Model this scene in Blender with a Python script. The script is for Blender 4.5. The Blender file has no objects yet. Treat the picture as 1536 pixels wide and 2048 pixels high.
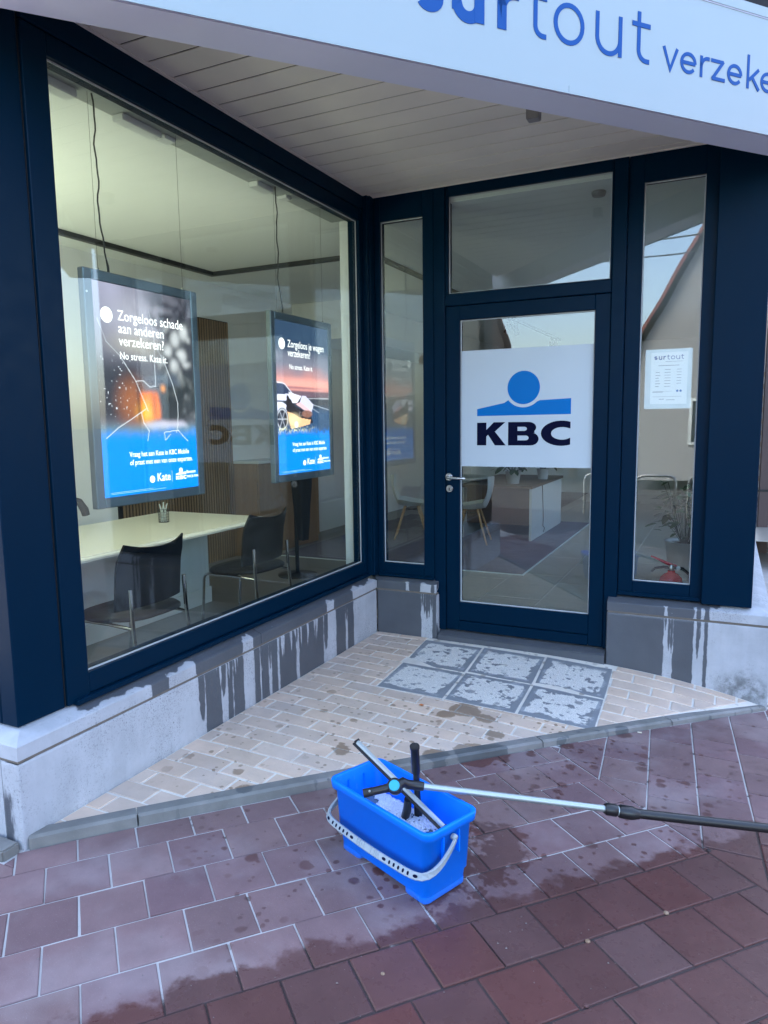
import bpy, bmesh, math, random
import numpy as np
from mathutils import Vector, Matrix
from mathutils.geometry import tessellate_polygon
random.seed(7); rng = np.random.default_rng(5)
SC = bpy.context.scene
COL = SC.collection

# ------------------------------------------------------------------ camera
RR = ((0.90192184, 0.43169573, -0.01325836), (0.04266704, -0.1196059, -0.9919042), (-0.42978659, 0.89405438, -0.12629435))
CAM = Vector((2.28961, -4.62377, 1.55))
cd = bpy.data.cameras.new('camera'); cam = bpy.data.objects.new('camera', cd); COL.objects.link(cam)
cd.sensor_fit = 'HORIZONTAL'; cd.sensor_width = 36; cd.lens = 1426.2 / 1536 * 36; cd.clip_start = .05; cd.clip_end = 3000
r, d, f = [Vector(v) for v in RR]
cam.matrix_world = Matrix(((r.x, -d.x, -f.x, CAM.x), (r.y, -d.y, -f.y, CAM.y), (r.z, -d.z, -f.z, CAM.z), (0, 0, 0, 1)))
SC.camera = cam
# ------------------------------------------------------------------ sky, sun, exposure
SUN_EL, SUN_AZ = math.radians(48), math.radians(-37)
w = bpy.data.worlds.new('World'); SC.world = w; w.use_nodes = True
wn = w.node_tree; bg = wn.nodes['Background']
sky = wn.nodes.new('ShaderNodeTexSky'); sky.sky_type = 'NISHITA'; sky.sun_disc = False
sky.sun_elevation = SUN_EL; sky.sun_rotation = SUN_AZ; sky.air_density = 1.0; sky.dust_density = 2.3; sky.ozone_density = 1.2
wn.links.new(sky.outputs[0], bg.inputs[0]); bg.inputs[1].default_value = .15
sl = bpy.data.lights.new('sun', 'SUN'); so = bpy.data.objects.new('sun', sl); COL.objects.link(so)
sl.energy = 1.9; sl.angle = math.radians(25); sl.color = (1, .95, .88)
sv = Vector((math.sin(SUN_AZ) * math.cos(SUN_EL), math.cos(SUN_AZ) * math.cos(SUN_EL), math.sin(SUN_EL)))
so.rotation_euler = sv.to_track_quat('Z', 'Y').to_euler(); so.location = (-6, 10, 14)
SC.view_settings.view_transform = 'Standard'; SC.view_settings.look = 'None'
SC.view_settings.exposure = 3.08; SC.view_settings.gamma = 1; SC.view_settings.use_curve_mapping = False
cy = SC.cycles
cy.use_denoising = True; cy.max_bounces = 9; cy.diffuse_bounces = 4; cy.glossy_bounces = 5; cy.transmission_bounces = 6; cy.transparent_max_bounces = 24
cy.sample_clamp_indirect = 6; cy.caustics_reflective = False; cy.caustics_refractive = False

# ------------------------------------------------------------------ frames of reference
D = Vector((.6531, .7573)); N = Vector((.7573, -.6531)); O = Vector((0, -2.98)); SL = 3.935
def SN(s, n): return (O.x + D.x * s + N.x * n, O.y + D.y * s + N.y * n)
def toSN(x, y): return ((x - O.x) * D.x + (y - O.y) * D.y, (x - O.x) * N.x + (y - O.y) * N.y)
def zp(s):
    g = s / SL
    if g <= 0: return -.015
    if g <= 1: return -.015 - .165 * g ** 1.6
    return -.18 - .02 * (s - SL)
def kt(g): return -.015 + .04 * (1 - g) + .015 * g - .165 * g ** 1.6
def za(x, y):
    a = max(x / 2.57, 1e-6); b = max(-y / 2.98, 0); q = a + b; g = a / q
    return kt(g) * min(q, 1.1) ** (1.1 + 3.2 * g ** 4)
def zpave(x, y): return zp(toSN(x, y)[0])

# ------------------------------------------------------------------ material helpers
class T:
    def __init__(s, tree): s.t = tree
    def n(s, typ, **k):
        nd = s.t.nodes.new('ShaderNode' + typ)
        for a, v in k.items(): setattr(nd, a, v)
        return nd
    def set(s, sock, v):
        if isinstance(v, bpy.types.NodeSocket): s.t.links.new(v, sock)
        else:
            if hasattr(sock.default_value, '__len__') and not hasattr(v, '__len__'): v = (v, v, v)
            if sock.type == 'RGBA' and len(v) == 3: v = (*v, 1)
            sock.default_value = v
    def m(s, op, a, b=0, c=0, clamp=False):
        nd = s.n('Math', operation=op, use_clamp=clamp)
        for i, v in enumerate((a, b, c)): s.set(nd.inputs[i], v)
        return nd.outputs[0]
    def vm(s, op, a, b=(0, 0, 0)):
        nd = s.n('VectorMath', operation=op); s.set(nd.inputs[0], a); s.set(nd.inputs[1], b)
        return nd.outputs['Value'] if op in ('DOT_PRODUCT', 'DISTANCE', 'LENGTH') else nd.outputs[0]
    def noise(s, vec, scale, detail=3, rough=.55, dist=0, out=0):
        nd = s.n('TexNoise'); s.set(nd.inputs['Scale'], scale); nd.inputs['Detail'].default_value = detail
        nd.inputs['Roughness'].default_value = rough; nd.inputs['Distortion'].default_value = dist
        if vec is not None: s.set(nd.inputs['Vector'], vec)
        return nd.outputs[out]
    def ss(s, v, a, b, lo=0, hi=1):
        nd = s.n('MapRange', interpolation_type='SMOOTHSTEP'); s.set(nd.inputs[0], v)
        for i, q in enumerate((a, b, lo, hi)): s.set(nd.inputs[1 + i], q)
        return nd.outputs[0]
    def mix(s, f, a, b):
        nd = s.n('Mix', data_type='RGBA'); s.set(nd.inputs[0], f); s.set(nd.inputs[6], a); s.set(nd.inputs[7], b)
        return nd.outputs[2]
    def scale(s, col, k):
        return s.vm('SCALE', col) if 0 else s._sc(col, k)
    def _sc(s, col, k):
        nd = s.n('VectorMath', operation='SCALE'); s.set(nd.inputs[0], col); s.set(nd.inputs['Scale'], k); return nd.outputs[0]
    def bump(s, h, strength, dist=.01):
        nd = s.n('Bump'); s.set(nd.inputs['Height'], h); nd.inputs['Strength'].default_value = strength; nd.inputs['Distance'].default_value = dist
        return nd.outputs[0]
def new_mat(name):
    m = bpy.data.materials.new(name); m.use_nodes = True
    t = T(m.node_tree); b = m.node_tree.nodes['Principled BSDF']
    return m, t, b
def pm(name, col, rough=.5, metal=0, var=.1, scale=8, bump=0, bscale=120, spec=.5, coat=0, rvar=.08, rnd=0, stretch=None):
    m, t, b = new_mat(name)
    tc = t.n('TexCoord').outputs['Object']
    if stretch: tc = t.vm('MULTIPLY', tc, stretch)
    nz = t.noise(tc, scale, 4)
    k = t.m('MULTIPLY_ADD', t.m('SUBTRACT', nz, .5), 2 * var, 1)
    if rnd:
        oi = t.n('ObjectInfo').outputs['Random']
        k = t.m('MULTIPLY', k, t.m('MULTIPLY_ADD', oi, rnd, 1 - rnd / 2))
    t.set(b.inputs['Base Color'], t._sc(col, k))
    t.set(b.inputs['Roughness'], t.m('MULTIPLY_ADD', t.m('SUBTRACT', nz, .5), 2 * rvar, rough))
    b.inputs['Metallic'].default_value = metal; b.inputs['Specular IOR Level'].default_value = spec
    b.inputs['Coat Weight'].default_value = coat; b.inputs['Coat Roughness'].default_value = .1
    if bump: t.set(b.inputs['Normal'], t.bump(t.noise(tc, bscale, 3), bump, .002))
    return m

# wetness of the ground as a node group: rain edge outside the canopy, splashes and drops round the bucket
def wet_group():
    g = bpy.data.node_groups.new('ground_wetness', 'ShaderNodeTree')
    g.interface.new_socket('Wet', in_out='OUTPUT', socket_type='NodeSocketFloat')
    t = T(g); out = g.nodes.new('NodeGroupOutput')
    p = t.n('NewGeometry').outputs['Position']
    s = t.m('ADD', t.vm('DOT_PRODUCT', p, (D.x, D.y, 0)), -(O.x * D.x + O.y * D.y))
    n = t.m('ADD', t.vm('DOT_PRODUCT', p, (N.x, N.y, 0)), -(O.x * N.x + O.y * N.y))
    nz = t.noise(p, 7, 5, .62); nf = t.noise(p, 22, 4, .6)
    nsum = t.m('ADD', t.m('SUBTRACT', nz, .5), t.m('MULTIPLY', t.m('SUBTRACT', nf, .5), .45))
    rain = t.ss(t.m('ADD', n, t.m('MULTIPLY', nsum, .26)), .885, .938)
    # splash patches near the bucket
    db = t.vm('LENGTH', t.vm('MULTIPLY', t.vm('SUBTRACT', p, (1.42, -2.28, 0)), (1, 1, 0)))
    fall = t.ss(db, .12, .62, .13, -.34)
    n2 = t.noise(p, 9, 5, .6, .2); n3 = t.noise(p, 34, 3)
    patch = t.ss(t.m('ADD', t.m('ADD', n2, t.m('MULTIPLY', t.m('SUBTRACT', n3, .5), .25)), fall), .545, .61)
    # drops
    def drops(scale, dens, r0):
        v = t.n('TexVoronoi', feature='F1', voronoi_dimensions='2D'); v.inputs['Scale'].default_value = scale; v.inputs['Randomness'].default_value = 1
        wob = t.vm('ADD', p, t.vm('MULTIPLY', t.noise(p, 40, 2, out=1), (.016, .016, 0)))
        t.set(v.inputs['Vector'], t.vm('MULTIPLY', wob, (1, 1, .02)))
        rn = t.n('SeparateColor'); t.set(rn.inputs[0], v.outputs['Color'])
        rad = t.m('MULTIPLY', t.m('SUBTRACT', rn.outputs[0], dens), r0)
        return t.ss(t.m('SUBTRACT', rad, v.outputs['Distance']), 0, .10)
    dm = t.noise(p, 1.6, 2)
    dd = t.m('MULTIPLY', drops(10, .68, 1.1), t.ss(dm, .36, .50))
    d2 = t.m('MULTIPLY', drops(24, .62, .95), t.ss(dm, .34, .48))
    dry = t.ss(n, -1.6, -.1, .6, 1)
    px = t.vm('DOT_PRODUCT', p, (1, 0, 0)); clean = t.m('SUBTRACT', 1, t.m('MULTIPLY', t.ss(px, 1.62, 1.80), t.ss(n, -.02, -.10)))
    dry = t.m('MULTIPLY', dry, clean)
    dr = t.m('MULTIPLY', t.m('MAXIMUM', dd, d2), t.m('MULTIPLY', t.ss(s, .35, .8), dry))
    wet = t.m('MAXIMUM', t.m('MAXIMUM', rain, t.m('MULTIPLY', patch, .95)), t.m('MULTIPLY', dr, .85))
    # single larger splashes
    for (x, y, rd) in BLOBS:
        dv = t.vm('LENGTH', t.vm('MULTIPLY', t.vm('SUBTRACT', p, (x, y, 0)), (1, 1, 0)))
        e = t.m('SUBTRACT', rd, t.m('ADD', dv, t.m('MULTIPLY', t.m('SUBTRACT', nf, .5), .06)))
        wet = t.m('MAXIMUM', wet, t.ss(e, 0, .008, 0, .85))
    t.set(out.inputs[0], wet)
    return g
BLOBS = [(.69, -1.80, .05), (.66, -1.74, .022), (.50, -2.31, .045), (1.05, -1.05, .09), (1.18, -1.10, .06), (.98, -1.16, .05), (1.25, -1.5, .10), (1.10, -1.62, .07),
         (.87, -2.07, .06), (1.0, -1.95, .07), (1.35, -1.42, .06), (1.86, -.84, .05), (1.62, -1.14, .04), (1.28, -1.25, .05)]
WG = wet_group()
def wetnode(t):
    nd = t.n('Group'); nd.node_tree = WG; return nd.outputs[0]

def ground_mat(name, dry, wetc, var=.24, rnd=.35, hue=None, speck=.35, wr=.29, dr=.75, spk=(.55, .5, .5)):
    m, t, b = new_mat(name)
    p = t.n('NewGeometry').outputs['Position']; wet = wetnode(t)
    oi = t.n('ObjectInfo').outputs['Random']
    k = t.m('MULTIPLY', t.m('MULTIPLY_ADD', oi, rnd, 1 - rnd / 2), t.m('MULTIPLY_ADD', t.m('SUBTRACT', t.noise(p, 9, 5), .5), 2 * var, 1))
    dc = dry if hue is None else t.mix(t.m('FRACT', t.m('MULTIPLY', oi, 7.31)), dry, hue)
    wc = wetc if hue is None else t.mix(t.m('FRACT', t.m('MULTIPLY', oi, 7.31)), wetc, tuple(.62 * a * wetc[0] / dry[0] + .38 * c for a, c in zip(hue, wetc)))
    fine = t.noise(p, 330, 2, .7)
    sp = t.m('MULTIPLY', t.ss(fine, .66, .74), speck)
    dc = t.mix(t.m('MULTIPLY', sp, t.m('SUBTRACT', 1, wet)), t._sc(dc, k), spk)
    b.inputs['Specular IOR Level'].default_value = .22
    haze = t.ss(t.noise(p, 2.6, 4), .45, .7)                                 # pale lime bloom on dry clay
    dc = t.mix(t.m('MULTIPLY', haze, .16), dc, spk)
    t.set(b.inputs['Base Color'], t.mix(wet, dc, t._sc(wc, k)))
    t.set(b.inputs['Roughness'], t.m('ADD', t.m('MULTIPLY_ADD', wet, wr - dr, dr), t.m('MULTIPLY', t.m('SUBTRACT', t.noise(p, 30, 3), .5), .18)))
    hgt = t.m('ADD', t.m('MULTIPLY', t.noise(p, 45, 4), .7), t.m('MULTIPLY', fine, .4))
    bm = t.n('Bump'); bm.inputs['Distance'].default_value = .004
    t.set(bm.inputs['Height'], hgt); t.set(bm.inputs['Strength'], t.m('MULTIPLY_ADD', wet, -.3, .55)); t.set(b.inputs['Normal'], bm.outputs[0])
    return m
M = {}
M['paver'] = ground_mat('red_clay_paver', (.172, .103, .108), (.102, .041, .036), hue=(.192, .122, .116), rnd=.26)
M['brick'] = ground_mat('tan_clay_brick', (.66, .49, .365), (.28, .18, .11), var=.2, rnd=.18, hue=(.60, .47, .37), speck=.15)
M['slab'] = None
M['kerb'] = ground_mat('kerb_concrete', (.185, .18, .165), (.10, .105, .105), var=.38, rnd=.15, speck=.25)
M['bedding'] = ground_mat('pale_joint_sand', (.47, .445, .42), (.05, .036, .034), var=.25, rnd=0, speck=.2, wr=.5)
M['grout'] = ground_mat('white_brick_grout', (.74, .68, .59), (.32, .28, .23), var=.2, rnd=0, speck=.2, wr=.5)
def slab_mat():
    m, t, b = new_mat('washed_granite_slab')
    p = t.n('NewGeometry').outputs['Position']; uv = t.n('TexCoord').outputs['Object']
    sx = t.n('SeparateXYZ'); t.set(sx.inputs[0], uv)
    e = t.m('MAXIMUM', t.m('ABSOLUTE', sx.outputs[0]), t.m('ABSOLUTE', sx.outputs[1]))
    nz = t.m('ADD', t.m('MULTIPLY', t.m('SUBTRACT', t.noise(p, 9, 5, .6), .5), .11), t.m('MULTIPLY', t.m('SUBTRACT', t.noise(p, 30, 3), .5), .03))
    inner = t.ss(e, .172, .177)                                             # smooth border band
    damp = t.m('MAXIMUM', t.ss(t.m('ADD', e, t.m('MULTIPLY', nz, 2.2)), .178, .186), t.ss(t.m('ADD', t.noise(p, 15, 4, .6), t.m('MULTIPLY', nz, .8)), .585, .605))
    py = t.n('SeparateXYZ'); t.set(py.inputs[0], p)
    damp2 = t.ss(t.m('ADD', py.outputs[1], t.m('MULTIPLY', nz, 1.6)), -.13, -.08)
    wet = t.m('MAXIMUM', t.m('MAXIMUM', damp, damp2), wetnode(t))
    gr = t.ss(t.noise(p, 420, 2, .7), .40, .62)
    dry = t.mix(gr, (.48, .46, .42), (.90, .85, .77)); wc = t.mix(gr, (.18, .185, .19), (.31, .315, .32))
    bord = t.mix(wet, (.36, .37, .38), (.25, .26, .27))
    t.set(b.inputs['Base Color'], t.mix(inner, t.mix(wet, dry, wc), bord))
    t.set(b.inputs['Roughness'], t.m('MULTIPLY_ADD', wet, -.35, .8))
    t.set(b.inputs['Normal'], t.bump(t.noise(p, 420, 2, .7), .5, .003))
    return m
M['slab'] = slab_mat()

def stone_mat():
    m, t, b = new_mat('blue_limestone_plinth')
    p = t.n('NewGeometry').outputs['Position']
    at = t.n('Attribute', attribute_name='wet').outputs['Fac']
    ed = t.m('ADD', at, t.m('MULTIPLY', t.m('SUBTRACT', t.noise(t.vm('MULTIPLY', p, (1, 1, .35)), 60, 3), .5), .012))
    wet = t.ss(ed, -.0026, .0030)
    pit = t.ss(t.noise(p, 130, 4, .75), .54, .66); pz = t.ss(t.noise(p, 3.0, 4), .40, .60)
    big = t.noise(p, 5, 5, .6); stk = t.noise(t.vm('MULTIPLY', p, (1, 1, .12)), 16, 4)
    k = t.m('ADD', t.m('MULTIPLY_ADD', t.m('SUBTRACT', big, .5), .55, 1), t.m('MULTIPLY', t.m('SUBTRACT', stk, .5), .3))
    mott = t.m('MULTIPLY', t.ss(t.noise(p, 48, 4, .7), .53, .68), t.m('MULTIPLY_ADD', pz, .42, .06))
    dry = t.mix(t.m('MULTIPLY', pit, pz), t.mix(mott, t._sc((.42, .43, .45), k), (.17, .175, .18)), (.12, .125, .13))
    grime = t.m('MULTIPLY', t.n('Attribute', attribute_name='grime').outputs['Fac'], t.ss(t.noise(p, 18, 4), .35, .65))
    dry = t.mix(grime, dry, (.12, .125, .12))
    wc = t._sc((.085, .092, .104), t.m('MULTIPLY_ADD', t.m('SUBTRACT', big, .5), .5, 1))
    wc = t.mix(t.ss(t.noise(p, 90, 2), .77, .79), wc, (.45, .46, .48))
    t.set(b.inputs['Base Color'], t.mix(wet, dry, wc))
    t.set(b.inputs['Roughness'], t.m('MULTIPLY_ADD', wet, -.42, .78))
    t.set(b.inputs['Normal'], t.bump(t.m('ADD', t.m('MULTIPLY', pit, -.8), t.noise(p, 70, 3)), .25, .003))
    return m
M['stone'] = stone_mat()
M['mortar'] = pm('brown_mortar', (.17, .145, .12), .85, var=.3, scale=30, bump=.3)
def navy_mat():
    m, t, b = new_mat('navy_lacquer')
    p = t.n('NewGeometry').outputs['Position']
    dirt = t.ss(t.noise(t.vm('MULTIPLY', p, (1, 1, .3)), 9, 5, .65), .45, .8)
    t.set(b.inputs['Base Color'], t.mix(t.m('MULTIPLY', dirt, .35), (.0001, .0130, .032), (.0006, .016, .039)))
    t.set(b.inputs['Roughness'], t.m('MULTIPLY_ADD', t.noise(p, 14, 4), .22, .24))
    b.inputs['Specular IOR Level'].default_value = .06
    t.set(b.inputs['Normal'], t.bump(t.noise(p, 420, 2), .05, .001))
    return m
M['navy'] = navy_mat()
def glass_mat(name, f0=.058, tint=(.93, .97, .96)):
    m = bpy.data.materials.new(name); m.use_nodes = True; nt = m.node_tree; t = T(nt)
    nt.nodes.remove(nt.nodes['Principled BSDF']); out = nt.nodes['Material Output']
    lw = t.n('LayerWeight'); lw.inputs['Blend'].default_value = .5
    fr = t.m('MULTIPLY_ADD', t.m('POWER', lw.outputs['Facing'], 5), 1 - f0, f0)
    tr = t.n('BsdfTransparent'); tr.inputs[0].default_value = (*tint, 1)
    gl = t.n('BsdfGlossy'); gl.inputs['Roughness'].default_value = .004
    p = t.n('NewGeometry').outputs['Position']
    t.set(gl.inputs['Normal'], t.bump(t.noise(p, 1.7, 1), .06, .02))
    mx = t.n('MixShader'); t.set(mx.inputs[0], fr); nt.links.new(tr.outputs[0], mx.inputs[1]); nt.links.new(gl.outputs[0], mx.inputs[2])
    df = t.n('BsdfDiffuse'); df.inputs[0].default_value = (.6, .62, .63, 1)
    st = t.noise(t.vm('MULTIPLY', p, (1, 1, .16)), 14, 4, .6); bl = t.noise(p, 2.2, 3)
    sp = t.ss(t.noise(p, 90, 2), .74, .80)
    dirt = t.m('MULTIPLY', t.m('ADD', t.m('MULTIPLY', t.ss(st, .5, .8), .022), t.m('MULTIPLY', sp, .03)), t.ss(bl, .38, .66))
    m2 = t.n('MixShader'); t.set(m2.inputs[0], dirt); nt.links.new(mx.outputs[0], m2.inputs[1]); nt.links.new(df.outputs[0], m2.inputs[2])
    nt.links.new(m2.outputs[0], out.inputs[0]); return m
M['glass'] = glass_mat('window_glass')
M['glass2'] = glass_mat('coated_door_glass', .078)
M['gasket'] = pm('grey_glazing_gasket', (.42, .45, .46), .5)
M['soffit'] = pm('soffit_board_paint', (.82, .75, .66), .6, var=.12, scale=3, rnd=.07, bump=.05)
M['dark'] = pm('dark_gap', (.002, .002, .003), .8)
M['signwhite'] = pm('white_sign_acrylic', (.345, .415, .43), .32, var=.04, scale=2.5)
M['signhouse'] = pm('white_sign_aluminium', (.74, .76, .90), .3, var=.06, scale=2)
M['signblue'] = pm('blue_sign_vinyl', (.010, .082, .30), .45, var=.05, spec=.15)
M['stwhite'] = pm('white_sticker_vinyl', (.50, .56, .60), .45, var=.03, scale=3)
M['kbcblue'] = pm('sky_blue_vinyl', (.0, .15, .46), .4, var=.03, spec=.12)
M['kbcnavy'] = pm('dark_navy_vinyl', (.001, .003, .022), .4, var=.03, spec=.06)
M['steel'] = pm('satin_steel', (.55, .55, .54), .28, metal=1, var=.05)
M['chrome'] = pm('chrome_tube', (.7, .7, .7), .12, metal=1, var=.03)
M['bucket'] = pm('blue_bucket_plastic', (.0, .19, .95), .45, spec=.2, var=.1, scale=5, bump=.06, bscale=200, rvar=.12)
def bucket_mat():
    m = M['bucket']; t = T(m.node_tree); b = m.node_tree.nodes['Principled BSDF']; tc = t.n('TexCoord').outputs['Object']
    src = b.inputs['Base Color'].links[0].from_socket
    sc_ = t.ss(t.noise(t.vm('MULTIPLY', tc, (1, 1, .25)), 70, 3, .7), .62, .72); zone = t.ss(t.noise(tc, 6, 3), .45, .62)
    col = t.mix(t.m('MULTIPLY', t.m('MULTIPLY', sc_, zone), .28), src, (.22, .42, .85))
    zz = t.n('SeparateXYZ'); t.set(zz.inputs[0], tc)
    mud = t.m('MULTIPLY', t.ss(t.m('ADD', zz.outputs[2], t.m('MULTIPLY', t.noise(tc, 25, 4), .05)), .06, .025), .35)
    t.set(b.inputs['Base Color'], t.mix(mud, col, (.10, .13, .22)))
bucket_mat()
M['greyplastic'] = pm('grey_handle_plastic', (.30, .34, .36), .45, var=.08)
M['blackplastic'] = pm('black_plastic', (.012, .012, .013), .35, var=.2, scale=20, rvar=.15)
M['rubber'] = pm('black_rubber', (.01, .01, .01), .6)
M['alu'] = pm('brushed_aluminium', (.42, .47, .46), .45, metal=.7, var=.06)
M['cyan'] = pm('cyan_plastic', (.02, .36, .52), .4)
M['suds'] = pm('soap_suds', (.70, .74, .78), .6, var=.25, scale=40, bump=.8, bscale=160)
M['water'] = pm('soapy_water', (.13, .19, .22), .08, var=.2)
M['wall'] = pm('interior_white_paint', (.74, .75, .74), .7, var=.03, scale=3)
M['ceil'] = pm('ceiling_white_paint', (.82, .83, .80), .8, var=.03, scale=2)
M['bulk'] = pm('bulkhead_grey_paint', (.40, .42, .40), .7, var=.05, scale=3)
M['tile'] = pm('beige_floor_tile', (.40, .375, .32), .32, var=.18, scale=4, rnd=.08, stretch=(1, 6, 1))
M['tilegrout'] = pm('floor_grout', (.75, .73, .68), .8)
M['plankfloor'] = pm('grey_floor', (.19, .18, .165), .4, var=.2, scale=3, stretch=(1, 5, 1))
M['black'] = pm('black_metal', (.01, .011, .011), .45)
M['chairblack'] = pm('black_chair_shell', (.008, .009, .011), .5, var=.15, spec=.25)
M['desk'] = pm('cream_desk_laminate', (.84, .81, .70), .35, var=.03)
M['deskwhite'] = pm('white_desk_panel', (.56, .60, .60), .45, var=.03)
M['slat'] = pm('oak_slat', (.24, .155, .085), .5, var=.25, scale=6, rnd=.25, stretch=(4, 4, .3))
M['felt'] = pm('black_felt', (.012, .012, .012), .9)
M['oak'] = pm('oak_cabinet', (.23, .14, .075), .5, var=.25, scale=5, stretch=(4, 4, .4))
M['darkwood'] = pm('dark_wood_top', (.09, .055, .035), .4, var=.2)
M['rug'] = pm('mauve_grey_rug', (.17, .155, .19), .95, var=.3, scale=5, bump=.6, bscale=300, stretch=(1, 5, 1))
M['shell'] = pm('white_shell_seat', (.62, .68, .68), .4, var=.03)
M['beech'] = pm('beech_leg', (.42, .26, .13), .5, var=.15, stretch=(1, 1, .2))
M['leaf'] = pm('green_leaf', (.035, .085, .028), .45, var=.4, scale=12)
M['leaf2'] = pm('dark_shrub_leaf', (.022, .045, .020), .5, var=.45, scale=1.2)
M['pot'] = pm('white_pot', (.5, .52, .52), .5)
M['soil'] = pm('potting_soil', (.03, .022, .015), .9)
M['red'] = pm('red_enamel', (.55, .012, .02), .25, var=.05)
M['lbframe'] = pm('anodised_frame', (.13, .165, .18), .35, metal=.4, var=.05)
M['coat'] = pm('black_cloth', (.008, .009, .012), .85, var=.3)
M['asphalt'] = pm('asphalt', (.055, .055, .057), .8, var=.25, scale=10, bump=.4)
M['housewhite'] = pm('white_render', (.62, .62, .60), .8, var=.06, scale=2)
M['housegrey'] = pm('grey_render', (.30, .31, .31), .8, var=.08, scale=2)
M['houseb'] = pm('brown_brick_wall', (.22, .15, .11), .85, var=.3, scale=9)
M['roof'] = pm('red_roof_tile', (.20, .06, .045), .7, var=.25, scale=7)
M['housewin'] = pm('dark_window', (.03, .04, .05), .08)
M['bark'] = pm('bark', (.08, .06, .045), .9, var=.3, scale=20)
M['brownpipe'] = pm('brown_downpipe', (.10, .065, .06), .45, var=.1)
M['yellowbrick'] = pm('yellow_brick', (.40, .29, .18), .85, var=.15, scale=14, rnd=.3)
M['lime'] = pm('light_mortar', (.45, .42, .38), .9)
M['gritmat'] = pm('dull_grit', (.20, .17, .155), .9, var=.4, scale=60)
M['paper'] = pm('paper_sheet', (.88, .90, .94), .6, var=.02)
M['clear'] = pm('acrylic_holder', (.62, .70, .76), .3)
M['print'] = pm('grey_print', (.10, .14, .22), .6)
M['leafdry'] = pm('orange_dry_leaf', (.45, .14, .04), .6)
M['butt'] = pm('cigarette_paper', (.65, .58, .45), .7)
M['sensor'] = pm('grey_sensor_plastic', (.24, .225, .22), .35)
def emis(name, strength, col=None, attr=None):
    m, t, b = new_mat(name)
    c = t.n('Attribute', attribute_name=attr).outputs['Color'] if attr else col
    t.set(b.inputs['Emission Color'], c); b.inputs['Emission Strength'].default_value = strength
    if attr: t.set(b.inputs['Base Color'], t._sc(c, .3))
    else: t.set(b.inputs['Base Color'], tuple(.3 * q for q in col))
    b.inputs['Roughness'].default_value = .35
    return m
M['poster'] = emis('backlit_poster_print', .21, attr='print')
M['postertext'] = emis('backlit_white_lettering', .24, (1, 1, .97))
M['postergrey'] = emis('backlit_pale_blue_lettering', .17, (.55, .75, 1))
M['back_glow'] = emis('added_back_glow', .56, (.96, 1, .80))  # glow added to the rear of the light boxes to light the room

# ------------------------------------------------------------------ mesh helpers
def link(name, me, mat=None, parent=None, loc=None, rot=None):
    o = bpy.data.objects.new(name, me); COL.objects.link(o)
    if mat is not None and me is not None and len(me.materials) == 0: me.materials.append(M[mat] if isinstance(mat, str) else mat)
    if parent is not None: o.parent = parent
    if loc is not None: o.location = loc
    if rot is not None: o.rotation_euler = rot
    return o
def empty(name, loc=(0, 0, 0), rz=0, parent=None):
    o = bpy.data.objects.new(name, None); COL.objects.link(o); o.location = loc; o.rotation_euler = (0, 0, rz); o.empty_display_size = .1
    if parent is not None: o.parent = parent
    return o
def tag(o, label=None, cat=None, group=None, kind=None):
    if label: o['label'] = label
    if cat: o['category'] = cat
    if group: o['group'] = group
    if kind: o['kind'] = kind
    return o
def copy_tree(o, parent=None):
    c = o.copy(); COL.objects.link(c)
    if parent is not None: c.parent = parent
    for ch in list(o.children): copy_tree(ch, c)
    return c
def basis(ux, uy, uz, o=(0, 0, 0)):
    ux, uy, uz, o = Vector(ux), Vector(uy), Vector(uz), Vector(o)
    return Matrix(((ux.x, uy.x, uz.x, o.x), (ux.y, uy.y, uz.y, o.y), (ux.z, uy.z, uz.z, o.z), (0, 0, 0, 1)))
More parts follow.
